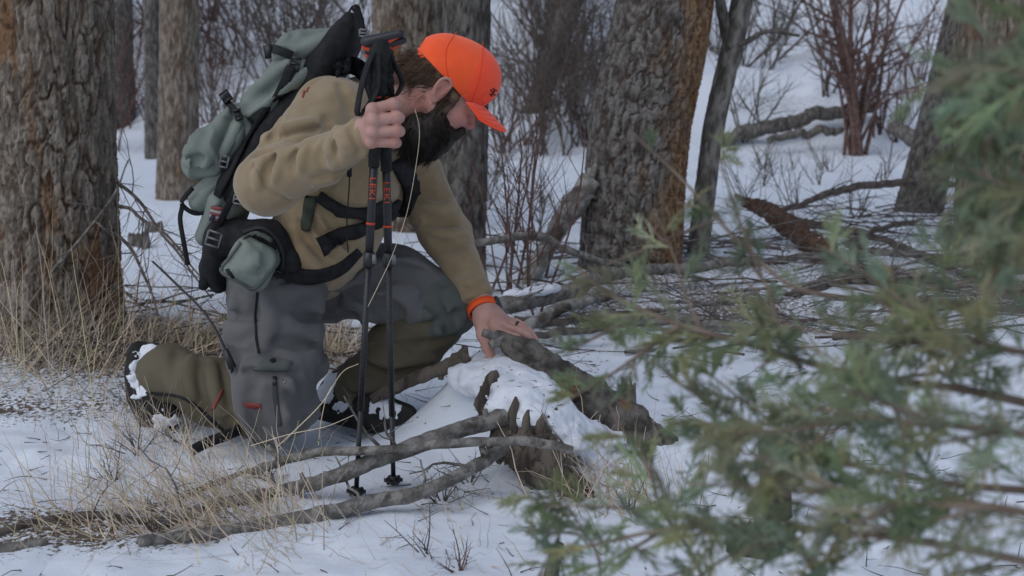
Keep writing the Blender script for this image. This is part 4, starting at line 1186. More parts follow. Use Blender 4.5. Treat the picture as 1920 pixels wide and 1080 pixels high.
root = .040 + .050 * np.sqrt(np.clip(1 - (s_ * .93) ** 2, 0, 1)); outer = .070 + .118 * np.sqrt(np.clip(1 - (s_ * .97) ** 4, 0, 1))
ff = root + (outer - root) * w_
uu = .019 - .020 * s_ ** 2 - .012 * w_ - .004 * w_ ** 2 + 0 * ff
G = hc + ff[..., None] * hF + uu[..., None] * hU + (sw + 0 * ff)[..., None] * hS
V, Q = sheet(G, .0035, np.broadcast_to(hU, G.shape))
brim = obj('brim', V, Q, None, M_orange_f, capo)
for wv in (.28, .46, .64, .82, .96):
    a = Acc(); a.tube((G + hU * .0035)[int(wv * 11)], .0007, 4, False); a.obj('stitching', M_stitch, brim)
a = Acc(); a.tube([H(.0, .128, 0), H(.002, .1345, 0)], [.008, .005], 12); a.obj('button', M_orange, capo)
a = Acc(); a.add(*band([H(-.085, .030, .055), H(-.101, .032, .03), H(-.107, .033, 0), H(-.101, .032, -.03), H(-.085, .030, -.055)], .018, .003, side=hU)); a.obj('back_strap', M_orange, capo)
# dark stitched antler mark on the front
a = Acc()
for p in ([(921, 178), (926, 172), (925, 165)], [(924, 174), (920, 168)], [(926, 168), (931, 170)], [(923, 176), (928, 178)], [(922, 180), (918, 176)]):
    L = cap0.onsurf(curve(np.array(p, float), 6)); a.tube(L + cap0.normal(L) * .001, .0018, 5)
a.obj('front_emblem', mat('dark_stitching', (.06, .02, .02), None), capo)

# ---- hair and beard: soft mass with separate strands
def strands(acc, roots, dirs, L, r, seg=5, wave=.004, grav=.3, seed=0, clump=None):
    rr = np.random.default_rng(seed)
    n = len(roots); P = np.zeros((n, seg + 1, 3)); P[:, 0] = roots
    d = dirs / np.linalg.norm(dirs, axis=1, keepdims=True)
    ln = L * rr.uniform(.6, 1.25, n)
    for i in range(seg):
        d = d + np.array([0, 0, -grav / seg]) + rr.normal(0, .10, (n, 3))
        if clump is not None: d = d + clump * np.stack([vnoise(P[:, i] * 45 + k * 11) for k in range(3)], 1)
        d /= np.linalg.norm(d, axis=1, keepdims=True)
        P[:, i + 1] = P[:, i] + d * (ln / seg)[:, None]
    for i in range(n): acc.tube(P[i], np.linspace(r, r * .35, seg + 1), 3, False)
hair = SDF()
hair.ell(H(-.026, .020, 0), (.086, .076, .0775), HM, k=.02)
hair.ell(H(-.070, -.020, 0), (.034, .040, .058), HM, k=.02)
hair.cone(H(.030, -.006, .062), H(.024, -.050, .058), .013, .011, k=.015)   # sideburns
hair.cone(H(.030, -.006, -.062), H(.024, -.050, -.058), .013, .011, k=.015)
hair.plane(H(-.045, -.058, 0), HM @ np.array([.0, -1, 0]), k=.015)
ear_cut = SDF(); ear_cut.ell(H(-.008, -.012, .08), (.022, .030, .03), HM)
hair._add(lambda P: ear_cut(P), H(-.008, -.012, .08), .06, .01, 's')
hair.disp = lambda P: .005 * fbm(((P - hc) @ HM) * np.array([70, 22, 70]), 2)
V, Q = hair.mesh(hc - .14, hc + .14, .0038)
hair_o = obj('hair', V, Q, None, M_hair, person)
N = hair.normal(V); l3 = (V - hc) @ HM
ok = np.nonzero((l3[:, 0] < .045) & (l3[:, 2] > -.075) & (l3[:, 1] < .04) & (l3[:, 1] > -.046))[0]
ok = rng.choice(ok, 1700)
a = Acc(); strands(a, V[ok] - N[ok] * .002, N[ok] * .25 + (HM @ np.array([-.55, -.8, 0])), .045, .0008, 5, grav=.1, seed=3, clump=.35)
a.obj('strands', M_hair, hair_o)
bd = SDF()
bd.cone(H(.012, -.042, .058), H(.030, -.085, .050), .014, .024, k=.02)
bd.cone(H(.012, -.042, -.058), H(.030, -.085, -.050), .014, .024, k=.02)
bd.ell(H(.052, -.106, 0), (.034, .034, .046), HM, k=.03)
bd.ell(W(812, 244, 3.235), (.052, .066, .054), k=.03)
bd.ell(W(785, 252, 3.235), (.048, .066, .052), k=.03)
bd.ell(W(808, 272, 3.235), (.034, .044, .036), k=.03)
bd.cone(H(.096, -.064, .030), H(.100, -.062, 0), .006, .006, k=.008); bd.cone(H(.096, -.064, -.030), H(.100, -.062, 0), .006, .006, k=.008)
bd.cone(H(.096, -.064, .030), H(.078, -.095, .036), .009, .016, k=.012); bd.cone(H(.096, -.064, -.030), H(.078, -.095, -.036), .009, .016, k=.012)
bd.disp = lambda P: .007 * fbm(P * np.array([75, 75, 22]), 2)
V, Q = bd.mesh(*bd.bounds(), .004)
beard = obj('beard', V, Q, None, M_beard, person); N = bd.normal(V)
fr3 = (V - hc) @ HM; ok = np.nonzero((V[:, 1] < 3.30) & (fr3[:, 0] < .075))[0]; ok = rng.choice(ok, 3200)
a = Acc(); strands(a, V[ok] - N[ok] * .004, N[ok] * .35 + np.array([-.25, 0, -1.0]), .034, .0007, 5, grav=.5, seed=4, clump=.45)
a.obj('strands', M_beard, beard)
nb = 160
for s__ in (1, -1):
    a = Acc()
    rt = np.array([H(.090 - .25 * abs(x) ** 2 * 8, .004 + y, s__ * x) for x, y in zip(rng.uniform(.012, .046, nb), rng.normal(0, .003, nb))])
    strands(a, rt, np.tile(HM @ np.array([.4, .5, s__ * .6]), (nb, 1)), .010, .0006, 3, grav=0, seed=6)
    a.obj('eyebrow', M_hair, person)['kind'] = 'stuff'

# ---- watch and ring
wx = W(899, 563, 3.352); wdir = J['lwr'] - wx; wdir /= np.linalg.norm(wdir)
def hoop(c, ax, Ru, Rv, w, th, m, name, parent, u=None):
    ax = np.asarray(ax, float) / np.linalg.norm(ax)
    u = np.cross(ax, [0, 0, 1.0]) if u is None else u; u = u / np.linalg.norm(u); v = np.cross(ax, u)
    t = np.linspace(0, 2 * math.pi, 41)[:-1]
    prof = [(-w / 2, 0), (w / 2, 0), (w / 2, th), (-w / 2, th)]
    V = np.array([c + ax * p + (u * math.cos(x) * (Ru + q) + v * math.sin(x) * (Rv + q)) for x in t for p, q in prof])
    i = np.arange(40)[:, None] * 4; j = np.arange(4)[None]; k = (j + 1) % 4
    Q = np.stack([i + j, i + k, (i + 4) % 160 + k, (i + 4) % 160 + j], -1).reshape(-1, 4)
    return obj(name, V, Q, None, m, parent, smooth=False)
wc = W(907, 580, 3.335)
hd = W(*lm_[1]) - W(907, 578, 3.34)
hd = W(912, 596, 3.31) - W(902, 567, 3.35); hd /= np.linalg.norm(hd)
watch = hoop(wc, hd, .0405, .0395, .021, .0035, mat('orange_silicone', (.85, .10, .02), (.8, .09, .018), 20, .55), 'watch_strap', person)
watch['label'] = 'orange silicone watch strap'
u_ = np.cross(hd, [0, -1.0, 0]); u_ /= np.linalg.norm(u_)
far = np.cross(hd, np.array([0, 1.0, 0])); far = far if far[0] > 0 else -far; far /= np.linalg.norm(far)
a = Acc(); a.tube([wc + far * .036, wc + far * .043, wc + far * .048], [.021, .021, .017], 24); a.obj('watch_case', M_dkplastic, watch)
a = Acc()
for i in range(5):
    p = wc + hd * .0 + (-far * .6 + np.array([0, -1, 0]) * .8) * .0432 + np.cross(hd, [0, -1.0, 0]) * (i * .005 - .006)
    a.tube([p, p + np.array([0, -.002, 0])], .0016, 8)
a.obj('strap_hole', M_dkplastic, watch)
p1, p2 = W(*lm_[2]), W(*lp_[2])
hoop(p1 + (p2 - p1) * .72, p2 - p1, .0122, .0122, .006, .0016, M_dkplastic, 'finger_ring', person)
# ================================================================ backpack
M_pack = mat('grey_green_cordura', (.170, .195, .172), (.205, .232, .206), 8, .85, .35, 45, spec=.2, bdist=.004, weave=900)
M_packd = mat('grey_green_cordura_dark', (.085, .100, .088), (.105, .120, .106), 8, .85, .35, 45, spec=.2, bdist=.004, weave=900)
pk = thing('backpack', W(430, 500, 3.38), 'grey green hunting backpack with black straps worn on the back of the kneeling hiker', 'backpack')

def cloth(s, strokes, name, m, parent, res=.0048, amp=.004, fr=12, dep=.12):
    s0 = SDF(); s0.p = list(s.p)
    for ln, r_, op in strokes: s0.stroke(ln, r_, dep, .018, op)
    s.p += s0.flush().p[len(s.p):]
    s.disp = lambda P: amp * fbm(P * fr + 1.7, 2) + crease(P, .008, [14, 9, 14], 4)
    V, Q = s.mesh(*s.bounds(), res)
    return obj(name, V, Q, None, m, parent)

YP = 3.36
# upper compartment under the lid
up_ = SDF()
up_.cone(W(618, 96, YP), W(555, 150, YP), .040, .058, k=.04, flat=Yx, fs=2.6)
up_.cone(W(565, 135, YP), W(490, 205, YP), .056, .052, k=.04, flat=Yx, fs=2.4)
upper = cloth(up_, [([(560, 118), (510, 165), (452, 205)], .012, 's'), ([(548, 112), (500, 150), (440, 196)], .010, 'u'), ([(580, 130), (540, 165), (470, 222)], .010, 'u'), ([(545, 170), (510, 200), (470, 232)], .012, 's'), ([(600, 92), (560, 118)], .010, 's'), ([(520, 190), (500, 215)], .008, 'u')], 'main_bag', M_pack, pk)
lid = SDF()
lid.cone(W(620, 74, YP), W(560, 92, YP), .030, .040, k=.03, flat=Yx, fs=3.2)
lid.cone(W(560, 86, YP), W(534, 108, YP), .036, .026, k=.03, flat=Yx, fs=3.4)
lid_o = cloth(lid, [([(556, 52), (540, 75), (532, 105)], .008, 's'), ([(640, 62), (600, 82), (556, 112)], .008, 'u'), ([(610, 58), (570, 66), (545, 88)], .007, 's')], 'lid', M_pack, pk)
# bulging lower bag
lw_ = SDF()
lw_.cone(W(452, 228, YP), W(400, 288, YP), .048, .052, k=.04, flat=Yx, fs=2.6)
lw_.cone(W(400, 288, YP), W(378, 306, YP), .052, .042, k=.04, flat=Yx, fs=2.8)
lw_.cone(W(455, 250, YP), W(425, 300, YP), .052, .046, k=.03, flat=Yx, fs=2.6)
lower = cloth(lw_, [([(438, 205), (420, 250), (404, 296)], .012, 's'), ([(412, 200), (380, 250), (352, 300)], .010, 'u'), ([(428, 205), (405, 250), (385, 310)], .010, 'u'), ([(345, 292), (360, 300), (382, 296)], .007, 's'), ([(450, 230), (440, 270), (414, 300)], .010, 'u'), ([(345, 318), (370, 326), (400, 318)], .007, 's')], 'lower_bag', M_pack, pk)
sp_ = SDF()
sp_.cone(W(452, 244, 3.26), W(428, 286, 3.25), .034, .030, k=.02, flat=Yx, fs=1.4)
cloth(sp_, [([(462, 234), (448, 262), (432, 292)], .006, 's'), ([(446, 232), (434, 262), (418, 288)], .006, 'u')], 'side_pocket', M_pack, pk)
lp2 = SDF()
lp2.cone(W(424, 322, 3.31), W(388, 372, 3.32), .030, .042, k=.02, flat=Yx, fs=2.6)
cloth(lp2, [([(372, 350), (400, 330), (420, 312)], .006, 's'), ([(392, 385), (414, 362)], .006, 'u')], 'bottom_pocket', M_pack, pk)
tl_ = SDF()
tl_.cone(W(432, 382, 3.30), W(402, 440, 3.30), .050, .030, k=.03, flat=Yx, fs=2.2)
tl_.cone(W(418, 372, 3.30), W(388, 440, 3.31), .026, .022, k=.03, flat=Yx, fs=3)
tail = cloth(tl_, [([(440, 350), (412, 410), (392, 455)], .006, 's')], 'tail_panel', M_pack, pk)
# black frame and back panel
fr_ = SDF()
fr_.poly(curve([W(664, 34, YP), W(648, 78, YP), W(610, 140, YP), W(560, 205, YP), W(505, 275, YP), (W(455, 350, YP)), W(425, 430, YP), W(402, 520, YP)], 16), np.interp(np.linspace(0, 1, 16), [0, .1, .35, .7, 1], [.012, .030, .040, .034, .014]), k=.01)
fr0 = fr_.p[:]; fr_.p = []
f_old = fr0[0][0]
fr_._add(lambda P: f_old(P - np.stack([0 * P[:, 0], np.clip(P[:, 1] - YP, -.125, .125), 0 * P[:, 0]], 1)), fr0[0][1], fr0[0][2] + .14, .01, 'u')
fr_.cone(W(646, 70, YP - .02), W(600, 118, YP - .02), .036, .034, k=.03, flat=Yx, fs=3.0)
fr_.disp = lambda P: .003 * fbm(P * 14, 2)
V, Q = fr_.mesh(*fr_.bounds(), .0055)
frame = obj('back_panel', V, Q, None, M_black, pk)
# loop and strap at the top of the frame
a = Acc(); a.add(*band([W(650, 30, 3.26), W(660, 12, 3.26), W(672, 14, 3.25), W(678, 42, 3.24), W(684, 78, 3.22)], .018, .003, side=(0, 1, 0))); a.add(*band([W(664, 14, 3.245), W(674, 30, 3.24), W(682, 66, 3.225)], .016, .003, side=RT)); a.obj('lifter_strap', M_black, pk)

def buckle(c, ax, sidev, L, w, th=.006, m=M_dkplastic, parent=pk, nm='buckle'):
    """side release buckle: frame with two prongs"""
    ax = np.asarray(ax, float) / np.linalg.norm(ax); sv = np.asarray(sidev, float); sv = sv - ax * (sv @ ax); sv /= np.linalg.norm(sv); nv = np.cross(ax, sv)
    A = Acc()
    def bx(o, sx, sy, sz):
        M = np.eye(4); M[:3, 0] = ax; M[:3, 1] = sv; M[:3, 2] = nv; M[:3, 3] = c + ax * o[0] + sv * o[1]; A.box(M, (sx, sy, sz))
    bx((-L * .42, 0), L * .16, w, th); bx((L * .42, 0), L * .16, w, th); bx((.02 * L, 0), L * .14, w * .98, th * 1.1)
    bx((0, -w * .44), L, w * .12, th); bx((0, w * .44), L, w * .12, th); bx((L * .2, 0), L * .36, w * .14, th * .9)
    bx((L * .2, -w * .22), L * .3, w * .1, th * .9); bx((L * .2, w * .22), L * .3, w * .1, th * .9)
    o = A.obj(nm, m, parent, smooth=False); return o
def bk(s, px, dpx, L, w, **k):
    P = s.onsurf([px, (px[0] + dpx[0], px[1] + dpx[1])]); N = s.normal(P[:1], .01)[0]
    ax = P[1] - P[0]; return buckle(P[0] + N * .006, ax, np.cross(N, ax), L, w, **k)
def tri(c, ax, sv, L, w, r=.0028, parent=pk, m=None):
    """open ladder-lock ring"""
    ax = ax / np.linalg.norm(ax); sv = sv - ax * (sv @ ax); sv /= np.linalg.norm(sv)
    A = Acc(); pts = [c + ax * x * L + sv * y * w for x, y in ((-.5, -.5), (.5, -.5), (.5, .5), (-.5, .5), (-.5, -.5))]
    for i in range(4): A.tube([pts[i], pts[i + 1]], r, 8)
    A.tube([c - sv * w * .5, c + sv * w * .5], r, 8)
    return A.obj('ladder_lock', m or mat_lock, parent)
mat_lock = mat('grey_plastic', (.16, .16, .165), (.13, .13, .135), 40, .45, spec=.5)
allp = SDF(); allp.p = up_.p[:2] + lid.p[:2] + lw_.p[:3] + sp_.p[:1] + lp2.p[:1] + tl_.p[:2] + fr_.p
def pstrap(line, w, nm='compression_strap', m=M_black, **k):
    a = Acc(); a.add(*ribbon(allp, line, w, **k)); return a.obj(nm, m, pk)
pstrap([(548, 128), (520, 180), (480, 232), (452, 285), (430, 330), (408, 372)], [14, 13, 14, 13], n=40, off=.010)
pstrap([(432, 178), (424, 188), (438, 204), (452, 222)], 12, n=16)
pstrap([(416, 304), (432, 312), (444, 330)], 11, n=14)
pstrap([(446, 350), (422, 392), (404, 430)], 10, n=20, off=.008)
pstrap([(514, 92), (528, 96), (548, 104)], 16, n=12)
bk(allp, (553, 122), (4, -18), .036, .026)
bk(allp, (447, 218), (5, 16), .030, .020)
bk(allp, (426, 184), (8, 12), .030, .026)
P = allp.onsurf([(404, 446), (422, 302), (470, 372)])
tri(P[0] + [-.0, -.02, 0], np.array([.3, 0, .9]), np.array([1, 0, -.3]), .036, .034)
tri(P[1] + [0, -.012, 0], np.array([.25, 0, 1]), np.array([1, 0, -.2]), .028, .020)
tri(W(448, 374, 3.16), np.array([.2, 0, 1]), np.array([1, 0, -.1]), .022, .024)
tri(W(682, 62, 3.21), np.array([.1, 0, 1]), np.array([1, 0, 0]), .016, .02)
a = Acc(); M = np.eye(4); M[:3, 3] = W(505, 97, 3.33); ar = R(-8); M[:3, :3] = [[math.cos(ar), 0, math.sin(ar)], [0, 1, 0], [-math.sin(ar), 0, math.cos(ar)]]
a.box(M, (.022, .03, .034)); M2 = M.copy(); M2[:3, 3] += M[:3, 0] * .026; a.box(M2, (.03, .028, .026)); a.obj('cord_lock', M_dkplastic, pk, smooth=False)
# loose strap end hanging behind
a = Acc(); a.add(*band([W(392, 396, 3.24), W(366, 400, 3.23), W(345, 388, 3.22), W(342, 376, 3.22), W(362, 352, 3.22)], .012, .002, side=UP)); a.add(*band([W(343, 384, 3.22), W(338, 410, 3.22), (W(344, 450, 3.22)), W(353, 497, 3.22)], .012, .002, side=RT)); a.obj('loose_strap', M_black, pk)
# flag patch
M_fred = mat('faded_red', (.22, .07, .07), None); M_fwh = mat('faded_white', (.40, .34, .34), None)
a = Acc()
for i in range(5):
    t0, t1 = i / 5, (i + 1) / 5
    q = lambda u, v: (400 + 18 * u - 5 * v, 385 + 4 * u + 24 * v)
    a_ = Acc(); a_.add(*patch(allp, [q(0, t0), q(1, t0), q(1, t1 - .02), q(0, t1 - .02)], 4, 3, .008, .002)); a_.obj('flag_stripe', M_fred if i % 2 == 0 else M_fwh, pk)
a = Acc(); a.add(*patch(allp, [(400, 400), (406, 401), (402, 411), (395, 409)], 3, 3, .011, .002)); a.obj('flag_canton', mat('navy', (.03, .035, .06), None), pk)
# hip belt and its pouch
hb = SDF()
hb.cone(W(420, 440, 3.24), W(500, 452, 3.185), .050, .048, k=.03, flat=Yx, fs=.8)
hb.cone(W(500, 452, 3.185), W(545, 490, 3.165), .048, .030, k=.03, flat=Yx, fs=.8)
hb.cone(W(398, 500, 3.26), W(410, 536, 3.26), .026, .020, k=.03, flat=Yx, fs=1.6)
hb.cone(W(412, 440, 3.24), W(398, 510, 3.26), .034, .026, k=.03, flat=Yx, fs=1.2)
hb.disp = lambda P: .004 * fbm(P * 18, 2)
V, Q = hb.mesh(*hb.bounds(), .005); belt = obj('hip_belt', V, Q, None, M_black, pk)
both = SDF(); both.p = sh.p + tr.p[:9]
a = Acc(); a.add(*ribbon(both, [(530, 505), (560, 516), (600, 516), (640, 500), (672, 470)], [34, 26, 20, 14], 30, .004, .004, 5)); a.obj('belt_strap', M_black, belt)
po = SDF()
an = R(28); PM = np.array([[math.cos(an), 0, math.sin(an)], [0, 1, 0], [-math.sin(an), 0, math.cos(an)]])
po.box(W(472, 492, 3.125), (.058, .040, .055), PM, .030, k=.02)
po.ell(W(474, 490, 3.085), (.050, .020, .050), PM, k=.03)
pouch = cloth(po, [([(470, 445), (492, 470), (484, 500)], .008, 's'), ([(440, 505), (470, 500), (486, 480)], .008, 'u'), ([(500, 455), (505, 480), (490, 515)], .006, 's'), ([(430, 492), (452, 460)], .005, 's')], 'belt_pouch', M_pack, pk, .0038, .003, 20)
a = Acc(); a.add(*ribbon(po, [(452, 455), (430, 485), (416, 508), (450, 528), (478, 540), (505, 510), (521, 488), (512, 455), (480, 438), (455, 448)], 4, 80, .001, .003, 3)); a.obj('piping', M_packd, pouch)
a = Acc(); a.add(*patch(po, [(424, 505), (430, 504), (440, 520), (434, 522)], 3, 4, .002, .002)); a.obj('pull_tab', M_black, pouch)
a = Acc(); a.add(*ribbon(hb, [(456, 436), (490, 428), (516, 446), (530, 476), (530, 505)], 7, 30, .002, .004, 3)); a.obj('pouch_zip', mat('zip_black', (.02, .02, .022), None, rough=.6), belt)
a = Acc(); a.add(*patch(both, [(532, 462), (548, 470), (552, 495), (536, 490)], 4, 4, .006, .004)); a.obj('belt_tab', M_packd, belt)
bk(both, (520, 506), (-14, 22), .040, .030, parent=belt)
# harness on the chest
def harness(line, w, m=M_black, nm='harness_strap', **k):
    a = Acc(); a.add(*ribbon(sh, line, w, **k)); return a.obj(nm, m, pk)
harness([(628, 138), (662, 128), (690, 150), (704, 190)], [16, 24, 26, 22], n=24, off=.004, thick=.010)
harness([(598, 366), (620, 382), (652, 398), (692, 398), (730, 380)], [18, 20, 22, 20], n=30, off=.004, thick=.008)
harness([(604, 460), (640, 440), (680, 428), (716, 408), (750, 380)], [34, 26, 20, 18], n=30, off=.006, thick=.006)
harness([(586, 368), (580, 395), (574, 432)], [22, 20, 16], mat('olive_webbing', (.045, .055, .040), (.06, .07, .05), 20, .8), 'strap_tail', n=16, off=.004)
harness([(742, 300), (760, 330), (770, 360), (760, 400)], [30, 34, 30, 20], n=24, off=.006, thick=.010)
bk(sh, (622, 384), (14, 10), .034, .022)
a = Acc(); a.tube(curve([W(655, 318, 3.02), W(655, 345, 3.05), W(652, 390, 3.07), W(650, 440, 3.09), W(653, 474, 3.10)], 24), .0016, 6); a.tube([W(655, 316, 3.02), W(655, 330, 3.03)], .006, 8); a.obj('drawcord', M_black, pk)

# ================================================================ thin black rod in the thigh pocket
rod = Acc(); rod.tube(curve([W(286, 490, 3.22), W(330, 532, 3.20), W(378, 580, 3.17), W(408, 625, 3.14), W(428, 672, 3.12), (W(436, 700, 3.13))], 30), np.linspace(.0028, .0040, 30), 8)
ro = rod.obj('whip_antenna', M_dkplastic, at=W(430, 680, 3.12)); tag(ro, 'thin black whip antenna sticking out of the thigh pocket', 'antenna')
rb = Acc(); rb.tube([W(422, 655, 3.12), W(436, 690, 3.11)], [.008, .011], 10); rb.obj('antenna_base', M_dkplastic, ro)

# ================================================================ trekking poles
M_pole = mat('black_anodised', (.012, .012, .013), (.020, .020, .021), 40, .42, spec=.5)
M_grip = mat('black_foam_grip', (.012, .013, .012), (.022, .023, .022), 60, .85, .4, 300, bdist=.001)
M_pred = mat('orange_red_paint', (.60, .075, .028), (.52, .06, .022), 30, .6)
def pole(tip, top, grip_top, label, fore, seed, txt_y, ring_y, cl_y, low_y, basket_y, lean):
    """tip, top: pixels with distance; the shaft is one straight line"""
    A_, B_ = W(*tip), W(*top); ax = (B_ - A_) / np.linalg.norm(B_ - A_)
    th = thing('trekking_pole', A_, label, 'pole', 'trekking poles')
    def at(y):
        ty = (tip[1] - y) / (tip[1] - top[1]); 
        # pixel row to length along the pole
        lo_, hi_ = 0., 1.
        for _ in range(40):
            m_ = (lo_ + hi_) / 2; P = A_ + (B_ - A_) * m_; v = P - CAM
            yy = 540 - FPX * (v @ UP) / (v @ FW)
            if yy > y: lo_ = m_
            else: hi_ = m_
        return A_ + (B_ - A_) * lo_
    def seg(nm, y0, y1, r0, r1, m, n=16, extra=None):
        a = Acc(); a.tube([at(y0), at(y1)], [r0, r1], n); return a.obj(nm, m, th)
    seg('tip', tip[1], basket_y + 6, .003, .0055, M_metal)
    a = Acc(); a.tube([at(basket_y + 8), at(basket_y + 3), at(basket_y - 8)], [.0075, .009, .0075], 14); a.obj('ferrule', M_dkplastic, th)
    # snowflake basket: hub, spokes and notched rim
    C_ = at(basket_y); a = Acc(); u = np.cross(ax, [0, 1, 0]); u /= np.linalg.norm(u); v = np.cross(ax, u)
    for i in range(6):
        t = i * math.pi / 3; d = u * math.cos(t) + v * math.sin(t)
        a.tube([C_, C_ + d * .016, C_ + d * .022], [.004, .0035, .0055], 8)
        t2 = t + math.pi / 6; e = u * math.cos(t2) + v * math.sin(t2)
        a.tube([C_ + d * .018, C_ + e * .018], .003, 6)
        t3 = t + math.pi / 3; g_ = u * math.cos(t3) + v * math.sin(t3); a.tube([C_ + e * .018, C_ + g_ * .018], .003, 6)
    a.obj('basket', M_dkplastic, th)
    seg('lower_shaft', basket_y - 6, low_y, .0056, .0060, M_pole)
    seg('middle_shaft', low_y + 4, cl_y, .0072, .0075, M_pole)
    seg('upper_shaft', cl_y + 4, txt_y[0] - 60, .0092, .0095, M_pole)
    # lever clamp
    c = at(cl_y); a = Acc(); a.tube([c - ax * .016, c + ax * .016], .0125, 14); a.obj('clamp', M_dkplastic, th)
    a = Acc(); a.tube([c + np.array([.012, -.006, -.008]), c + np.array([.013, -.008, .012])], [.006, .0045], 8); lv = a.obj('clamp_lever', mat_lock, th)
    seg('orange_ring', ring_y + 2, ring_y - 2, .0102, .0102, M_pred)
    a = Acc()
    for i in range(26):
        y = cl_y + 20 + i * 10.5
        if y > low_y - 20: break
        p = at(y) + np.array([-.0032, -.0070, 0]); a.tube([p, p + ax * (.005 if i < 6 else .002)], .0006, 5)
    a.obj('length_scale', mat_lock, th)['kind'] = 'stuff'
    # lettering down the shaft
    cu = bpy.data.curves.new('lettering', 'FONT'); cu.body = 'LEKI'; cu.size = .0215; cu.extrude = .0004; cu.align_x = 'LEFT'; cu.space_character = 1.12
    tob = bpy.data.objects.new('lettering_source', cu); COL.objects.link(tob)
    dg = bpy.context.evaluated_depsgraph_get(); me = bpy.data.meshes.new_from_object(tob.evaluated_get(dg))
    bpy.data.objects.remove(tob)
    bm = bmesh.new(); bm.from_mesh(me); bmesh.ops.triangulate(bm, faces=bm.faces[:])
    for _ in range(3): bmesh.ops.subdivide_edges(bm, edges=[e for e in bm.edges if e.calc_length() > .003], cuts=1, use_grid_fill=True); bmesh.ops.triangulate(bm, faces=bm.faces[:])
    bm.to_mesh(me); bm.free()
    co = np.zeros(len(me.vertices) * 3); me.vertices.foreach_get('co', co); co = co.reshape(-1, 3)
    p0 = at(txt_y[0]); Ltxt = np.linalg.norm(at(txt_y[1]) - p0)
    co[:, 0] *= Ltxt / (co[:, 0].max()); co[:, 1] = (co[:, 1] - .0075) * .86
    down = -ax; tocam = CAM - p0; tocam -= ax * (tocam @ ax); tocam /= np.linalg.norm(tocam); right = np.cross(down, tocam)
    # wrapped on the shaft
    ang = co[:, 1] / .0100
    Vt = p0 + down * co[:, :1] + (tocam * np.cos(ang)[:, None] + np.cross(tocam, down) * np.sin(ang)[:, None]) * (.0101 + co[:, 2:3])
    polys = [list(p.vertices) for p in me.polygons]
    bpy.data.meshes.remove(me)
    m2 = bpy.data.meshes.new('lettering'); m2.from_pydata([tuple(x - A_) for x in Vt], [], polys); m2.materials.append(M_pred)
    lo_ = bpy.data.objects.new('lettering', m2); COL.objects.link(lo_); lo_.parent = th; lo_['label'] = 'orange red LEKI lettering down the shaft'
    # extended foam grip and head
    a = Acc(); ys_ = [310, 290, 270, 240, 210, grip_top + 120]
    a.tube([at(y) for y in (txt_y[0] - 18, 270, 240, 200, 180)], [.0125, .0135, .0135, .0140, .0140], 16); a.obj('foam_grip', M_grip, th)
    g = SDF(); top_ = at(grip_top)
    P_ = [at(182), at(165), at(140), at(115), at(grip_top + 22), at(grip_top + 8)]
    rads = [.0155, .0190, .0185, .0200, .0225, .0215]
    for i in range(5): g.cone(P_[i], P_[i + 1], rads[i], rads[i + 1], k=.008)
    for i, y in enumerate((172, 152, 132)): g.ell(at(y) + np.array([.012, -.006, 0]), (.011, .012, .008), k=.006)
    V, Q = g.mesh(*g.bounds(), .003); obj('grip', V, Q, None, M_grip, th)
    hd = SDF(); fwd = np.array([lean, 0, .16]); fwd /= np.linalg.norm(fwd)
    hd.cone(top_ - fwd * .026 + ax * .004, top_ + fwd * .042 + ax * .010, .018, .011, k=.01, flat=ax, fs=.75)
    V, Q = hd.mesh(*hd.bounds(), .003); ho = obj('grip_head', V, Q, None, M_dkplastic, th)
    hr = SDF(); hr.poly([top_ - fwd * .036 - ax * .006, top_ - fwd * .012 - ax * .014, top_ + fwd * .014 - ax * .016, top_ + fwd * .020 - ax * .034], [.006, .010, .010, .003], k=.004)
    hr.poly([top_ + fwd * .012 + ax * .000, top_ + fwd * .046 + ax * .009], [.009, .006], k=.004)
    hr2 = hr.p; hr.p = []
    for p_ in hr2: hr.p.append(p_)
    V, Q = hr.mesh(*hr.bounds(), .0028); obj('head_trim', V, Q, None, M_pred, ho)['kind'] = 'stuff'
    a = Acc(); r_ = curve([at(181) + np.array([-.013, -.010, 0]), at(183) + np.array([0, -.0165, 0]), at(180) + np.array([.014, -.008, .002])], 12); a.tube(r_, .0022, 6); a.obj('grip_trim', M_pred, th)
    # wrist strap hanging from the head
    a = Acc(); sx = -1 if seed == 0 else 1
    a.add(*band([top_ + np.array([-.012, -.012, -.02]), top_ + np.array([-.030 * 1, -.018, -.06]), top_ + np.array([-.046, -.016, -.12]), top_ + np.array([-.050, -.010, -.155]), top_ + np.array([-.026, -.018, -.135]), top_ + np.array([-.006, -.026, -.095]), top_ + np.array([-.004, -.024, -.03])] if seed == 0 else
        [top_ + np.array([.012, -.010, -.01]), top_ + np.array([.034, -.014, -.05]), top_ + np.array([.040, -.008, -.075]), top_ + np.array([.024, -.006, -.10]), top_ + np.array([.008, -.012, -.08])], .026 if seed == 0 else .022, .002, 40, side=(.5, -.8, .1)))
    a.obj('wrist_strap', M_black, th)
    return th
pole((667, 938, 2.80), (714, 70, 2.80), 78, 'black trekking pole standing between the two thick grey sticks, nearer the pack', 1, 0, (331, 372), 419, 486, 765, 921, .9)
pole((738, 915, 2.875), (719, 85, 2.815), 92, 'black trekking pole nearer the beard with its basket resting on clear snow', -1, 1, (339, 379), 424, 487, 775, 900, .75)
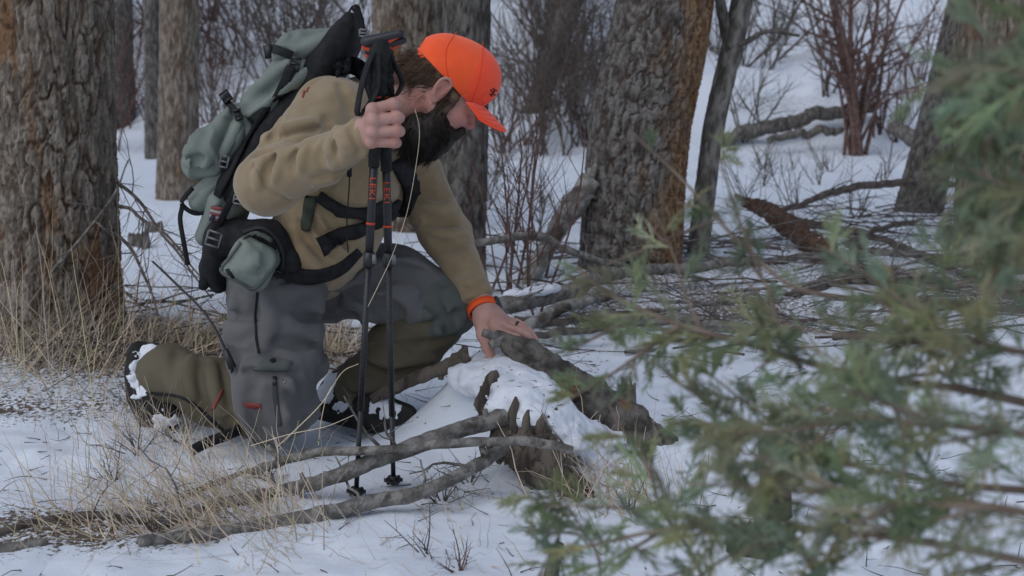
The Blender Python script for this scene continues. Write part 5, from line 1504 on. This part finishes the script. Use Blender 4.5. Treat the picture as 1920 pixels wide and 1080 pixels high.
# ================================================================ brush, grass and juniper
def shrub_obj(name, p, nst, h, r0, m, label, group, seed, spread=.5, level=2, kids=5, up=.12, cat='shrub'):
    r = np.random.default_rng(seed); a = Acc()
    p = np.asarray(p, float)
    for i in range(nst):
        d = np.array([r.normal(0, spread), r.normal(0, spread), 1.0])
        branchy(a, p + np.array([r.normal(0, .04) * min(h, 1), r.normal(0, .04) * min(h, 1), -.05 * min(h * 2, 1)]), d, h * r.uniform(.6, 1.1), r0 * r.uniform(.6, 1), level, kids, .16, up, 5, 8, r)
    o = a.obj(name, m, at=p); return tag(o, label, cat, group)
def gp(px, Y_):
    x = (px - 960) / FPX * Y_ / math.cos(PITCH) * 1.0; return np.array([x, Y_, float(T(x, Y_))])
# named shrubs
a = Acc(); r = np.random.default_rng(77)
p0 = gp(1592, 12.6)
for tx, w in ((1545, .055), (1612, .05), (1585, .03), (1650, .035), (1690, .03), (1670, .025), (1560, .02), (1720, .02), (1640, .02)):
    top = W(tx, -40, 13.0); d = top - p0
    branchy(a, p0 + [r.normal(0, .08), r.normal(0, .06), -.1], d, np.linalg.norm(d) * 1.05, w, 2, 9, .06, .0, 6, 12, r, kshrink=.32)
tag(a.obj('bare_shrub', M_twig_red, at=p0), 'tall bare many stemmed shrub fanning up from the foot of the bank', 'shrub')
for i, (px, Y_, h, lab) in enumerate([
        (965, 4.95, .95, 'thin red twigged sapling in front of the dark trunk by the cap'),
        (940, 5.3, .8, 'fine red twigged bush behind the wrist and sleeve'),
        (1000, 5.6, .6, 'small twiggy bush at the foot of the leaning limb')]):
    shrub_obj('red_shrub', gp(px, Y_), 5, h, .008, M_twig_red, lab, None, 200 + i, .22, 2, 6)
# brush on the far bank and hillside
r = np.random.default_rng(9)
k = 0
zones = [  # px range, distance range, count, height, material
    (195, 470, 13.5, 17, 16, 1.6, M_twig_red), (360, 720, 13, 17, 18, 1.5, M_twig), (905, 1160, 12.5, 16.5, 26, 1.4, M_twig),
    (905, 1160, 13.0, 16.5, 8, 1.1, M_twig_red), (1330, 1560, 13, 17, 9, 1.0, M_twig), (1540, 1860, 13, 17, 12, 1.1, M_twig_red), (-40, 30, 8, 14, 5, 1.1, M_twig), (1880, 1960, 9, 14, 4, 1.1, M_twig)]
wh = ['on the bank beyond the straight brown fir', 'on the snowy slope above the pack', 'on the bank between the cap and the rusty flanked fir', 'among the grey brush beyond the cap', 'on the slope behind the slim leaning trunk', 'round the tall many stemmed shrub', 'on the far side of the thick furrowed fir', 'on the far side of the trunk behind the juniper']
labs = {M_twig.name: 'bare grey brown brush on the snowy bank among the far trees', M_twig_red.name: 'bare reddish brush on the snowy bank among the far trees'}
for x0, x1, y0, y1, n, h, m in zones:
    where = wh.pop(0)
    for i in range(n):
        Y_ = r.uniform(y0, y1)
        shrub_obj('brush', gp(r.uniform(x0, x1), Y_), r.integers(4, 8), h * r.uniform(.6, 1.25), .014, m, ('bare grey brown brush ' if m is M_twig else 'bare reddish brush ') + where, ('grey brush ' if m is M_twig else 'red brush ') + where, 300 + k, .45, 2, 6)
        k += 1
# mid-distance low stems in the snow
for i in range(26):
    px, Y_ = (r.uniform(1340, 1780), r.uniform(7.5, 12)) if i < 18 else (r.uniform(900, 1080), r.uniform(7, 11))
    shrub_obj('low_brush', gp(px, Y_), r.integers(3, 6), r.uniform(.2, .5), .006, M_twig, 'low thin stems poking out of the snow before the far bank', 'low stems in the snow', 500 + i, .5, 1, 6)
# far thicket, one mass
a = Acc(); r = np.random.default_rng(5)
for i in range(560):
    x = r.uniform(-9, 9); Y_ = r.uniform(15.5, 24)
    if fbm(np.array([[x * .5, Y_ * .5, 0]]), 2)[0] < -.12: continue
    z = float(T(x, Y_)); d = np.array([r.normal(0, .6), r.normal(0, .6), 1.0])
    branchy(a, (x, Y_, z - .1), d, r.uniform(.8, 2.2), .018, 1, 7, .2, .05, 4, 6, r)
o = a.obj('far_thicket', M_twig); o['kind'] = 'stuff'; o['label'] = 'tangled far thicket on the hillside'
# tangle of fine fallen twigs on the forest floor
a = Acc(); r = np.random.default_rng(15)
for i in range(270):
    u = r.uniform()
    if u < .5: px, Y_ = r.uniform(900, 1900), r.uniform(4.1, 6.6)
    elif u < .78: px, Y_ = r.uniform(1420, 1850), r.uniform(6.2, 8.2)
    elif u < .9: px, Y_ = r.uniform(380, 660), r.uniform(3.9, 5.2)
    else: px, Y_ = r.uniform(0, 420), r.uniform(3.7, 4.9)
    p = gp(px, Y_); an = r.normal(0, .45) + (math.pi if r.uniform() < .5 else 0)
    d = np.array([math.cos(an), math.sin(an) * .7, r.normal(.06, .10)])
    branchy(a, p + [0, 0, r.uniform(.0, .07)], d, r.uniform(.15, .7), r.uniform(.002, .006), 1, 3, .22, -.02, 4, 6, r)
o = a.obj('twig_tangle', M_twig); o['kind'] = 'stuff'; o['label'] = 'tangle of thin fallen twigs on the snow'
a = Acc()
for i in range(60):
    px, Y_ = r.uniform(900, 1900), r.uniform(4.3, 6.4)
    p = gp(px, Y_); an = r.normal(0, .3)
    d = np.array([math.cos(an), math.sin(an) * .7, r.normal(.03, .06)])
    branchy(a, p + [0, 0, r.uniform(.01, .07)], d, r.uniform(.3, 1.0), r.uniform(.004, .010), 1, 3, .14, -.02, 5, 7, r)
o = a.obj('dead_brush', M_twig_grey); o['kind'] = 'stuff'; o['label'] = 'grey dead brush heaped on the ground before the firs'
# dead limbs low on the thick furrowed fir
for i, pts in enumerate([[(200, 372, 4.45), (255, 402, 4.2), (318, 448, 4.1), (372, 520, 4.0)], [(200, 418, 4.45), (250, 470, 4.2), (285, 545, 4.1), (308, 600, 4.05)], [(60, 555, 4.25), (130, 470, 4.15), (200, 390, 4.2), (240, 300, 4.3)], [(205, 520, 4.4), (245, 560, 4.2), (270, 600, 4.1)], [(200, 330, 4.5), (260, 380, 4.3), (330, 470, 4.2), (400, 560, 4.1)]]):
    P = wobble(curve(WL(pts), 30), .012, 8, i); a = Acc(); a.tube(P, np.linspace(.0075, .0025, 30), 7)
    rr = np.random.default_rng(600 + i)
    for q in range(9):
        j = rr.integers(4, 28); branchy(a, P[j], rr.normal(0, 1, 3) + [.3, 0, -.4], rr.uniform(.08, .3), .0022, 1, 3, .3, 0, 4, 6, rr)
    a.obj('dead_limb', M_twig if i != 2 else M_twig_grey, furrowed_fir)

# ---- dry grass
M_straw = mat('dry_straw', (.56, .49, .38), (.76, .68, .55), 6, .8, spec=.2, cattr='col')
def blades(name, bases, hts, lean, label, seed, wid=.0022, curl=.6):
    r = np.random.default_rng(seed); n = len(bases); S = 6
    t = np.linspace(0, 1, S)[None, :, None]
    az = lean[0] + r.normal(0, lean[1], n); dirv = np.stack([np.cos(az), np.sin(az), np.zeros(n)], 1)
    tilt = np.abs(r.normal(lean[2], .35, n)); h = hts
    horiz = (np.sin(tilt) * h)[:, None, None] * (t + curl * t ** 2.5 * r.uniform(.2, 1, n)[:, None, None]) * dirv[:, None]
    vert = (np.cos(tilt) * h)[:, None, None] * (t - .45 * curl * t ** 3 * r.uniform(0, 1.3, n)[:, None, None]) * np.array([0, 0, 1.0])
    P = bases[:, None] + horiz + vert + .012 * np.stack([vnoise(np.stack([t[..., 0] * 3 + np.arange(n)[:, None] * 7.1] * 3, -1) + q * 5) for q in range(3)], -1) * t
    P[..., 2] = np.maximum(P[..., 2], T(P[..., 0], P[..., 1]) + .002)
    w = wid * r.uniform(.6, 1.3, n)[:, None, None] * (1 - .75 * t)
    sv = np.stack([-np.sin(az + r.normal(0, .8, n)), np.cos(az), r.normal(0, .4, n)], 1)
    sv = np.where(r.uniform(size=(n, 1)) < .6, np.array([1, .2, .3]) * np.sign(r.normal(size=(n, 1))), sv); sv /= np.linalg.norm(sv, axis=1, keepdims=True)
    A_ = P - sv[:, None] * w; B_ = P + sv[:, None] * w
    V = np.stack([A_, B_], 2).reshape(-1, 3)
    i = (np.arange(n)[:, None] * S + np.arange(S - 1)[None]) * 2
    Q = np.stack([i, i + 1, i + 3, i + 2], -1).reshape(-1, 4)
    col = np.repeat(r.uniform(.45, 1.05, n)[:, None] * np.stack([np.ones(n), r.uniform(.85, 1, n), r.uniform(.7, 1.05, n)], 1), S * 2, 0)
    o = obj(name, V, Q, None, M_straw, attrs={'col': col}); o['kind'] = 'stuff'; o['label'] = label; return o
def scatter(c, n, sx, sy, seed):
    r = np.random.default_rng(seed); out = []
    for px, py, k in c:
        p = TG(px, py); q = p + np.stack([r.normal(0, sx, int(n * k)), r.normal(0, sy, int(n * k)), np.zeros(int(n * k))], 1)
        q[:, 2] = T(q[:, 0], q[:, 1]) - .01; out.append(q)
    return np.concatenate(out)
B = scatter([(40, 660, 1), (120, 650, 1), (190, 640, 1), (70, 720, .8), (170, 700, .9), (240, 690, .7), (20, 600, .5)], 105, .14, .14, 1)
blades('dry_grass', B, np.random.default_rng(2).uniform(.12, .42, len(B)), (-.2, 1.2, .75), 'dry straw grass matted round the foot of the thick fir', 3, .0015)
B = scatter([(60, 690, 1), (150, 660, 1), (10, 640, 1), (200, 660, 1), (100, 700, 1)], 20, .13, .13, 4)
blades('dry_grass', B, np.random.default_rng(3).uniform(.4, .62, len(B)), (.2, 1.4, .45), 'tall straw stalks before the thick fir', 5, .0018, .4)
B = scatter([(380, 650, .8), (340, 640, .7), (620, 690, 1.2), (600, 650, 1), (650, 640, .8), (420, 660, .4)], 130, .07, .07, 6)
blades('dry_grass', B, np.random.default_rng(4).uniform(.08, .26, len(B)), (.4, 1.6, .6), 'dry grass tuft behind the knees', 7, .0018)
B = scatter([(300, 990, 1.1), (430, 990, 1.2), (500, 950, .8), (380, 940, .6), (230, 960, .5), (560, 1000, .5), (150, 1000, .3)], 105, .07, .06, 8)
blades('dry_grass', B, np.random.default_rng(5).uniform(.08, .30, len(B)), (2.7, .8, .85), 'straw grass tufts among the foreground sticks', 9, .0014)
B = scatter([(300, 810, .8), (260, 780, .7), (330, 860, .7), (220, 830, .5), (360, 800, .4), (150, 900, .3), (440, 900, .4)], 90, .08, .08, 10)
blades('dry_grass', B, np.random.default_rng(6).uniform(.05, .20, len(B)), (1.5, 1.8, .5), 'fine pale grass in the snow beside the raised boot', 11, .0011)
B = scatter([(1150, 930, 1), (1120, 880, .6), (1220, 960, .7), (1080, 960, .5)], 70, .07, .07, 12)
blades('dry_grass', B, np.random.default_rng(7).uniform(.06, .22, len(B)), (2.0, 1.2, .6), 'dry grass tuft at the foot of the rotten stump', 13, .0016)
B = scatter([(830, 960, .8), (880, 930, .6), (700, 1040, .4), (480, 1060, .8), (920, 1050, .4)], 34, .06, .05, 14)
blades('dry_grass', B, np.random.default_rng(8).uniform(.04, .16, len(B)), (1.5, 2, .8), 'sparse dry stems in the foreground snow', 15, .0011)
r = np.random.default_rng(31)
B = np.stack([r.uniform(-2, 2.4, 1500), r.uniform(2.3, 9, 1500)], 1); B = np.concatenate([B, T(B[:, 0], B[:, 1])[:, None] - .004], 1)
blades('dry_grass', B, r.uniform(.02, .10, len(B)), (0, 3, .7), 'scattered short dry stems through the snow', 16, .0010)
# long single stalks
def stalk(pts, rad, label, m=M_straw):
    P = curve(WL(pts), 40); a = Acc(); a.tube(P, np.linspace(rad, rad * .5, 40), 6, a=(1.15, 1.1, 1.0)); return tag(a.obj('grass_stalk', m, at=P[0]), label, 'grass stalk')
stalk([(690, 575, 2.78), (712, 530, 2.75), (735, 480, 2.72), (764, 395, 2.70), (783, 290, 2.69), (786, 240, 2.69), (778, 205, 2.69)], .0007, 'long pale grass stalk curving up in front of the beard')
stalk([(520, 838, 3.06), (600, 760, 2.98), (640, 700, 2.95), (672, 682, 2.94)], .0015, 'bent straw stalk across the kneeling thigh and front boot')
stalk([(597, 835, 3.04), (602, 790, 3.02), (612, 745, 3.02), (622, 724, 3.02)], .0014, 'short upright straw stalk beside the kneeling thigh')
stalk([(470, 836, 3.05), (540, 815, 3.02), (610, 800, 3.0), (664, 778, 3.0)], .0013, 'straw stalk lying towards the pole between knee and boot')
# twiggy dry plants on the foreground snow
for i, (px, py, h, n, m, lab) in enumerate([
        (830, 940, .10, 9, M_twig, 'dry tangled twig plant on the snow below the curved grey stick'), (880, 905, .11, 6, M_twig, 'twiggy dead sprig beside the curved grey stick'),
        (800, 1040, .11, 6, M_twig, 'dead branching sprig low in the foreground snow'), (860, 1070, .09, 6, M_twig_red, 'reddish dead sprig by the foreground sprig'),
        (255, 850, .13, 12, M_twig_grey, 'grey feathery dead plant in the snow beside the grass'), (245, 760, .16, 10, M_twig_grey, 'grey feathery dead plant under the raised boot'),
        (215, 900, .10, 8, M_twig, 'brown dead plant in the snow by the dark curved stick'), (500, 900, .07, 5, M_twig_red, 'small reddish sprig between the foreground sticks'),
        (290, 1000, .09, 8, M_twig, 'brown dead plant tangled with the dark curved stick'), (340, 830, .09, 8, M_twig_grey, 'pale dead plant by the loose gaiter strap'), (1010, 900, .10, 5, M_twig, 'dead sprig at the dark side of the stump'), (1180, 960, .12, 8, M_twig, 'dead sprig in the hollow before the stump')]):
    shrub_obj('dead_plant', TG(px, py), n, h, .0024, m, lab, None, 700 + i, .8, 2, 4, .05, 'plant')
r = np.random.default_rng(41); a = Acc()
for i in range(650):
    p = np.array([r.uniform(-1.6, 1.2), r.uniform(2.3, 4.6), 0]); p[2] = T(p[0], p[1]) + .002
    an = r.uniform(0, 6.3); branchy(a, p, (math.cos(an), math.sin(an), r.normal(.05, .1)), r.uniform(.02, .10), .0014, 1 if r.uniform() < .4 else 0, 2, .3, 0, 4, 4, r)
o = a.obj('snow_litter', M_twig); o['kind'] = 'stuff'; o['label'] = 'small twigs and bits lying on the snow'

# ---- foreground juniper
M_jun = mat('juniper_green', (.215, .268, .175), (.300, .345, .225), 9, .75, spec=.25, cattr='col')
M_jstem = mat('juniper_stem', (.15, .11, .085), (.24, .19, .15), 25, .9, .4, 120)
jroot = np.array([.95, 1.25, float(T(.95, 1.25))])
jun = thing('juniper', jroot, 'green juniper spreading soft blurred sprays across the near corner', 'shrub')
def sprays(acc, P, r, step=.014, tl=(.07, .16), dens=1.0, br=.0010, tint=(1, 1, 1)):
    """flat sprays of scale leaved branchlets along a twig path"""
    Ls = np.concatenate([[0], np.cumsum(np.linalg.norm(np.diff(P, axis=0), axis=1))])
    s = Ls[-1] * .04
    while s < Ls[-1]:
        p = np.array([np.interp(s, Ls, P[:, i]) for i in range(3)])
        j = min(np.searchsorted(Ls, s), len(P) - 1); ax = P[j] - P[max(j - 1, 0)]; ax /= np.linalg.norm(ax) + 1e-9
        side = r.normal(0, 1, 3); side -= ax * (side @ ax); side /= np.linalg.norm(side)
        d = ax * r.uniform(.5, 1) + side * r.uniform(.5, 1) + [0, 0, .15]; d /= np.linalg.norm(d)
        L = r.uniform(*tl) * (1 - .65 * s / Ls[-1])
        n = 7; q = [p]; dd = d.copy()
        for i in range(n): dd = dd + r.normal(0, .12, 3) + [0, 0, -.03]; dd /= np.linalg.norm(dd); q.append(q[-1] + dd * L / n)
        q = np.array(q)
        g = r.uniform(.6, 1.25); cc = np.array([g * r.uniform(.85, 1.25), g, g * r.uniform(.75, 1.15)]) * tint
        acc[1].tube(q, np.linspace(.0013, .0008, n + 1), 4, False, a=cc * np.array([1.05, .92, .85]))
        pn = np.cross(dd, r.normal(0, 1, 3)); pn /= np.linalg.norm(pn)
        for i in range(1, n + 1):
            for k_ in range(3):
                if r.uniform() > .72: continue
                t = r.uniform(); b0 = q[i - 1] + (q[i] - q[i - 1]) * t
                sg = 1 if k_ % 2 else -1
                e = dd * r.uniform(.6, 1.1) + pn * sg * r.uniform(.4, .9) + r.normal(0, .25, 3); e /= np.linalg.norm(e)
                l_ = r.uniform(.012, .032) * (1.15 - .5 * i / n)
                m_ = b0 + e * l_ * .5 + [0, 0, .001]
                acc[1].tube([b0, m_, b0 + (e + dd * .25) * l_], [br, br * 1.1, br * .5], 3, False, a=cc)
                for z in range(2):
                    f_ = e + r.normal(0, .5, 3); f_ /= np.linalg.norm(f_)
                    acc[1].tube([m_, m_ + f_ * l_ * .5], [br * .9, br * .4], 3, False, a=cc * r.uniform(.85, 1.15))
        s += step * r.uniform(.6, 1.5) / dens
r = np.random.default_rng(88)
jb = [
    ([(2010, 780, 1.20), (1800, 740, 1.26), (1600, 715, 1.30), (1420, 660, 1.34), (1270, 610, 1.38), (1140, 548, 1.42), (1075, 490, 1.45)], .007, 1.0),
    ([(2010, 920, 1.15), (1750, 900, 1.18), (1560, 860, 1.22), (1430, 810, 1.26), (1350, 800, 1.29)], .006, 1.0),
    ([(2010, 1060, 1.08), (1800, 1040, 1.10), (1600, 1010, 1.14), (1420, 990, 1.18), (1270, 1000, 1.22), (1130, 1030, 1.26), (1020, 1045, 1.3)], .006, .8),
    ([(2010, 590, 1.26), (1820, 580, 1.30), (1660, 570, 1.34), (1500, 540, 1.38), (1400, 470, 1.42), (1330, 400, 1.45), (1260, 315, 1.48), (1185, 240, 1.5)], .005, .22),
    ([(2010, 470, 1.15), (1890, 500, 1.2), (1780, 540, 1.25), (1680, 540, 1.3)], .004, .5),
    ([(2010, 180, 1.05), (1910, 210, 1.1), (1850, 280, 1.14), (1840, 380, 1.18), (1850, 500, 1.22)], .004, .9),
    ([(2010, 40, 1.05), (1920, 50, 1.1), (1870, 95, 1.12), (1840, 170, 1.14), (1830, 260, 1.16)], .004, 1.0),
    ([(2010, 330, 1.0), (1920, 360, 1.04), (1870, 430, 1.08), (1880, 520, 1.1)], .004, .9),
    ([(2010, 830, .98), (1890, 800, 1.02), (1740, 780, 1.06), (1620, 770, 1.1), (1500, 755, 1.14)], .006, 1.0),
    ([(2010, 1000, .95), (1870, 965, 1.0), (1720, 950, 1.04), (1560, 920, 1.08), (1430, 900, 1.12)], .006, .9),
    ([(1330, 1120, 1.25), (1290, 1030, 1.28), (1240, 950, 1.3), (1215, 880, 1.32), (1190, 820, 1.34)], .004, .7),
    ([(1560, 1120, 1.1), (1510, 1040, 1.14), (1470, 985, 1.16), (1400, 930, 1.2)], .005, .7),
    ([(2010, 680, 1.05), (1900, 660, 1.1), (1780, 640, 1.15), (1660, 640, 1.2), (1540, 620, 1.25), (1440, 590, 1.3)], .005, 1.0),
    ([(1500, 690, 1.32), (1450, 620, 1.36), (1430, 550, 1.4), (1400, 500, 1.42), (1385, 430, 1.45)], .004, .35),
    ([(1330, 640, 1.36), (1290, 560, 1.4), (1260, 480, 1.44), (1230, 400, 1.47)], .003, .2),
    ([(2010, 120, .95), (1960, 160, .97), (1900, 150, 1.0), (1870, 190, 1.02)], .004, .9),
    ([(1130, 1110, 1.3), (1120, 1040, 1.32), (1080, 990, 1.34), (1030, 1010, 1.36)], .003, .6)]
for i, (pts, r0, dn) in enumerate(jb):
    P = wobble(curve(WL(pts), 40), .010, 7, i)
    a = Acc(); a.tube(P, np.linspace(r0 * .75, r0 * .25, 40), 7, False)
    lf = Acc(); tw = Acc()
    sprays((tw, lf), P, r, .021 if pts[0][1] > 400 else .014, (.05, .13) if dn > .45 and pts[0][1] > 400 else (.03, .065), dn)
    # secondary leafy branches
    for k_ in range(int(5 * dn + 1)):
        j = r.integers(6, 34); ax = P[j] - P[j - 1]; ax /= np.linalg.norm(ax)
        d = ax * .8 + r.normal(0, .5, 3); d /= np.linalg.norm(d)
        q = wobble(np.array([P[j] + d * t + [0, 0, -.15 * t * t] for t in np.linspace(0, r.uniform(.08, .18) * (1 if pts[0][1] > 400 else .5), 12)]), .006, 15, k_ + i * 7)
        a.tube(q, np.linspace(r0 * .45, .001, 12), 5, False)
        sprays((tw, lf), q, r, .024, (.03, .08), dn)
    bo = a.obj('branch', M_jstem, jun)
    lo_ = lf.obj('foliage', M_jun, bo); lo_['kind'] = 'stuff'
# its trunk, out of the frame at the side
a = Acc(); a.add(*bark_tube(wobble(curve([jroot - [0, 0, .1], jroot + [.0, 0, .25], jroot + [-.06, -.02, .6], jroot + [-.12, -.05, 1.05]], 30), .02), np.linspace(.04, .012, 30), 12, .2, 40, 1)); a.obj('trunk', M_jstem, jun)
for i, (pts, r0, dn) in enumerate(jb):
    if pts[0][0] < 1990: continue
    e = W(*pts[0]); z = float(np.clip(e[2] - .1, .1, 1.0)); s0 = jroot + np.array([-.12 * z, -.05 * z, z])
    a = Acc(); a.tube(curve([s0, (s0 + e) / 2 + [0, 0, .03], e], 10), np.linspace(.010, r0, 10), 6, False); a.obj('branch', M_jstem, jun)
